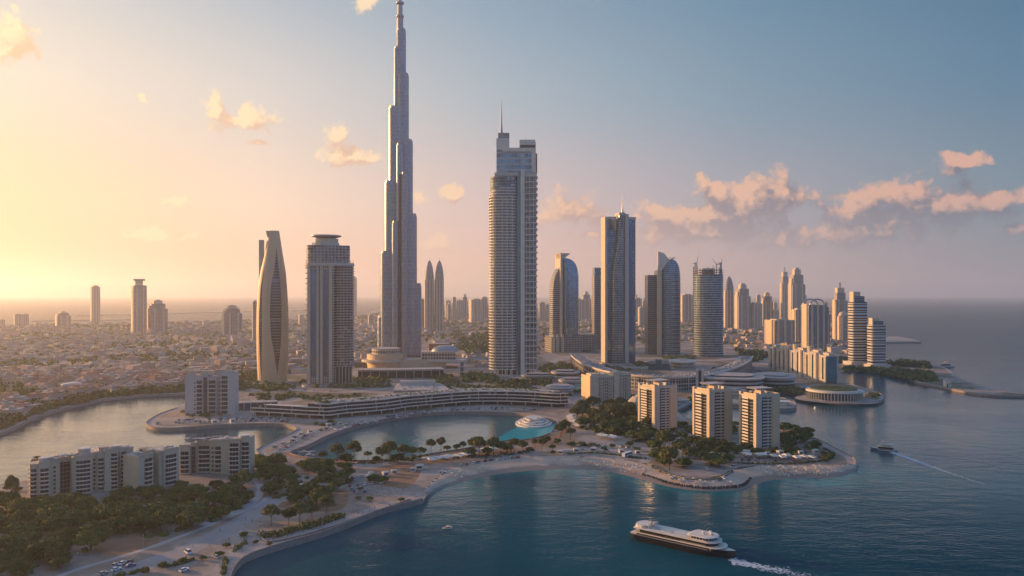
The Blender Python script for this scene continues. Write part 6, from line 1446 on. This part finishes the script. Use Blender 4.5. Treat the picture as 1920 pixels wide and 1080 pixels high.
lamps(gpath([(1030,853),(1100,849),(1200,857)], 6), 24, 2, 'thin grey street lamp at the back of the beach')
# ================================================================ boats
M_foam = mat('foam', (.52, .60, .64), .7, var=.3, scale=.5)
M_hull = mat('black_hull', (.018, .018, .022), .3)
def hull_secs(L, B, D_, zs, n=15, blunt=.0):
    secs = []
    for i in range(n+1):
        t = i/n; x = -L/2+L*t; wb = B/2*(min(1, t*6+.7) if t < .1 else 1)*(1-max(0, (t-.62)/.38)**2.1*(1-blunt)); secs.append((x, max(.05, wb), t))
    return secs
def hull(mb, L, B, z0, z1, mi=0, sheer=.0, flare=1.12, n=16, deck=1):
    S = hull_secs(L, B, 0, 0, n); 
    top = [(x*(1.0 if t < .9 else 1.02), w_*flare if t > .02 else w_, z1+sheer*max(0, (t-.5))**2*4) for x, w_, t in S]; bot = [(x*.97, w_*.82, z0) for x, w_, t in S]
    for a, b, c, d_ in zip(bot, bot[1:], top[1:], top):
        mb.face([(a[0], -a[1], a[2]), (b[0], -b[1], b[2]), (c[0], -c[1], c[2]), (d_[0], -d_[1], d_[2])], mi)
        mb.face([(b[0], b[1], b[2]), (a[0], a[1], a[2]), (d_[0], d_[1], d_[2]), (c[0], c[1], c[2])], mi)
        mb.face([(d_[0], -d_[1], d_[2]), (c[0], -c[1], c[2]), (c[0], c[1], c[2]), (d_[0], d_[1], d_[2])], deck)
    a, d_ = bot[0], top[0]; mb.face([(a[0], a[1], a[2]), (a[0], -a[1], a[2]), (d_[0], -d_[1], d_[2]), (d_[0], d_[1], d_[2])], mi)
    a, d_ = bot[-1], top[-1]; mb.face([(a[0], -a[1], a[2]), (a[0], a[1], a[2]), (d_[0], d_[1], d_[2]), (d_[0], -d_[1], d_[2])], mi)
    return mb
# ferry: local +x is the bow (towards the right, where the wheelhouse is); its wash trails from the right end in the photo
A, B = G(1189, 1006, 0), G(1378, 1048, 0); dv = B-A; LF = dv.length*1.0; ctr = (A+B)/2
ferry = thing('ferry', 'long black hulled ferry with pale decks and rounded wheelhouse, lower right', 'ferry', (ctr.x, ctr.y, 0), math.atan2(dv.y, dv.x))
bw = 11.5; ferry.scale = (1, 1, .74)
def plan(x0, x1, w0, nose=.35, tail=.1, n=8):   # rounded at +x, slightly rounded at -x
    o = []
    for i in range(n+1): a = -math.pi/2+math.pi*i/n; o.append((x1-w0*nose*2+w0*nose*2*math.cos(a), w0*math.sin(a)))
    for i in range(n+1): a = math.pi/2+math.pi*i/n; o.append((x0+w0*tail*2+w0*tail*2*math.cos(a), w0*math.sin(a)))
    return o
hull(MB(), LF, bw, -1, 4.4, 0, .7, 1.08).build('hull', [M_hull, M_white], ferry)
MB().slab([(-LF*.47, -bw*.535), (LF*.3, -bw*.535)], [(-LF*.47, -bw*.50), (LF*.3, -bw*.50)], 4.4, 4.75).build('rail', M_grey, ferry)
MB().prism(plan(-LF*.43, LF*.37, bw*.48), 3.0, 5.6, 0, 1).build('lower_saloon', [M_hull, M_white], ferry)
MB().prism(plan(-LF*.45, LF*.42, bw*.50), 5.6, 6.1, 0, 0, None, True).build('deck', M_white, ferry)
MB().prism(plan(-LF*.40, LF*.34, bw*.44), 6.1, 8.3, 0, 0).build('upper_saloon', facade('ferry_windows', (.035, .035, .04), (.015, .018, .022), 2.2, 40, .18, .0, .1, .2, .4), ferry)
MB().prism(plan(-LF*.46, LF*.37, bw*.50), 8.3, 8.8, 0, 0, None, True).build('top_deck', M_white, ferry)
MB().prism(plan(-LF*.02+LF*.14, LF*.33, bw*.42), 8.8, 11.0, 0, 0).build('wheelhouse', facade('bridge_windows', (.5, .5, .5), (.03, .035, .04), 2.2, 1.6, .25, .12, .1, .2, .4), ferry)
MB().prism(plan(LF*.08, LF*.345, bw*.47), 11.0, 11.5, 0, 0, plan(LF*.10, LF*.335, bw*.43), True).build('wheelhouse_roof', M_white, ferry)
MB().prism([(LF*.0, -bw*.40), (LF*.12, -bw*.40), (LF*.12, bw*.40), (LF*.0, bw*.40)], 8.8, 8.9, 0, 0, [(LF*.10, -bw*.40), (LF*.12, -bw*.40), (LF*.12, bw*.40), (LF*.10, bw*.40)]).build('sloped_fairing', M_white, ferry)
MB().prism(plan(-LF*.46, -LF*.33, bw*.40, .2, .3), 8.8, 10.6, 0, 0).build('rear_house', M_white, ferry)
for x, y, r, h in ((-.31, -.2, 1.0, 2.6), (-.29, .15, 1.2, 3.2), (-.26, -.05, .8, 2.0)): MB().prism(ell(LF*x, bw*y, r, r, 12), 8.8, 8.8+h).build('vent_drum', M_conc, ferry)
m = MB(); m.bar((-LF*.32, 0, 10.4), (-LF*.32, 0, 14), .3, .15); m.bar((-LF*.32, -1.4, 12.6), (-LF*.32, 1.4, 12.6), .12, .12); m.build('mast', M_grey, ferry)
for x, y in ((.22, -.1), (.26, .12), (.29, -.05)): MB().loft([(11.5+q, ell(LF*x, bw*y, r, r, 12)) for q, r in ((0, .35), (.9, .35), (1.0, .8), (1.6, .9), (2.2, .5))]).build('radar_dome', M_white, ferry)
m = MB(); m.bar((LF*.24, 0, 11.5), (LF*.24, 0, 15.2), .2, .06); m.build('antenna', M_grey, ferry)
g = np.random.default_rng(8)
for i in range(9): x = -LF*.36+i*LF*.045; MB().box(x, -bw*.20, 8.8, x+1.2, -bw*.20+.6, 9.25).build('deck_bench', M_rust if i % 3 == 0 else M_cream, ferry)
for i in range(14): x = -LF*.40+i*LF*.055; MB().box(x, -bw*.47, 4.0, x+.25, -bw*.45, 5.6).build('deck_post', M_white, ferry)
def foam_strip(pts, w0, w1, label, n=70, seed=1):
    p = resample(gpath(pts, 8, z=0), 1.6); m = MB(); g = np.random.default_rng(seed); k = len(p)
    for i, (x, y) in enumerate(p):
        t = i/k; w_ = w0+(w1-w0)*t; cnt = int(46*(1-t)**1.5)+3
        for j in range(cnt):
            r = g.uniform(.12, .55)*(1.15-t*.75); u, v = g.normal(0, w_*.32), g.normal(0, .9); q = ell(x+v, y+u, r*1.6, r*.8, 7, g.uniform(0, 6))
            q = [(a+g.uniform(-.2, .2), b+g.uniform(-.15, .15)) for a, b in q]; m.face([(a, b, .10+.002*(j % 9)) for a, b in q])
    tag(m.build('wake', M_foam), label, 'wake', kind='stuff')
foam_strip([(1374,1052),(1400,1058),(1440,1066),(1500,1078),(1580,1096)], 6.5, 9, 'white foam wake behind the ferry', seed=2)
foam_strip([(1674,849),(1700,858),(1740,873),(1790,890),(1845,908)], 5.0, 3.5, 'thin white wake behind the tour boat', seed=3)
def motor_boat(name, label, cat, px, py, L, B, heading, cab='cream', tiers=1, group=None):
    g_ = G(px, py, 0); r = thing(name, label, cat, (g_.x, g_.y, 0), heading, group)
    hull(MB(), L, B, -.4, L*.085, 0, L*.03).build('hull', [M_white if px != 1657 else PAINT[3], M_cream], r); MB().prism(plan(-L*.46, L*.30, B*.53, .5, .1), L*.03, L*.055).build('rubbing_strake', M_white, r); z = L*.085
    for t in range(tiers):
        MB().prism(plan(-L*.36+t*L*.06, L*.22-t*L*.10, B*.38), z, z+L*.09, 0, 1).build('cabin', [M_dark if t == 0 else M_conc, M_white], r)
        MB().prism(plan(-L*.40+t*L*.06, L*.25-t*L*.10, B*.44), z+L*.09, z+L*.10, 0, 0, None, True).build('cabin_roof', M_white, r); z += L*.10
    MB().prism([(-L*.12, -B*.3), (L*.08, -B*.3), (L*.08, B*.3), (-L*.12, B*.3)], z+L*.08, z+L*.10, 0, 0, None, True).build('sunshade', M_tan if tiers > 1 else M_cream, r)
    for x, y in ((-.1, -.26), (.06, -.26), (.06, .26), (-.1, .26)): MB().bar((L*x, B*y, z-.1), (L*x, B*y, z+L*.085), .05, .05, 5).build('post', M_grey, r)
    MB().bar((L*.1, 0, z), (L*.1, 0, z+L*.2), .06, .03, 5).build('mast', M_grey, r)
    return r
motor_boat('motor_boat', 'small white motor boat with cream sunshade alone in the bay', 'boat', 839, 991, 5.2, 2.0, math.pi+.12)
motor_boat('tour_boat', 'blue and white tour boat with orange sunshade heading left, foam behind', 'boat', 1657, 845, 19, 6, math.pi-.55, tiers=2)
motor_boat('motor_boat', 'larger white cabin boat moored at the lagoon jetty', 'boat', 571, 851, 9, 3, .5, group='boats moored in the lagoon')
motor_boat('motor_boat', 'white boat moored rightmost at the lagoon jetty', 'boat', 581, 855, 7.5, 2.6, .6, group='boats moored in the lagoon')
motor_boat('cargo_ship', 'tiny pale ship far out on the horizon to the right', 'ship', 1755, 566, 120, 20, 0.1, tiers=2)
motor_boat('motor_boat', 'dark boat moored at the seaward side of the spit', 'boat', 1775, 688, 30, 6, 0.2)
MB().box(-12, -1, .4, 12, 1, .9).build('jetty', M_conc, loc=(G(562, 849, 0).x, G(562, 849, 0).y, 0), rotz=.2)
tag(bpy.data.objects['jetty'], 'small pale floating jetty at the left end of the lagoon', 'jetty')
# ================================================================ the evening haze over the whole place
hz = MB().box(-39900, -39900, -4, 39900, 39900, 708)
hm = bpy.data.materials.new('haze'); hm.use_nodes = True; hm.node_tree.nodes.clear()
hv = hm.node_tree.nodes.new('ShaderNodeVolumePrincipled'); ho = hm.node_tree.nodes.new('ShaderNodeOutputMaterial')
hm.node_tree.links.new(hv.outputs[0], ho.inputs['Volume'])
hv.inputs['Density'].default_value = 8.0e-5; hv.inputs['Color'].default_value = (.94, .945, .97, 1); hv.inputs['Anisotropy'].default_value = .58
tag(hz.build('haze', hm), kind='stuff')
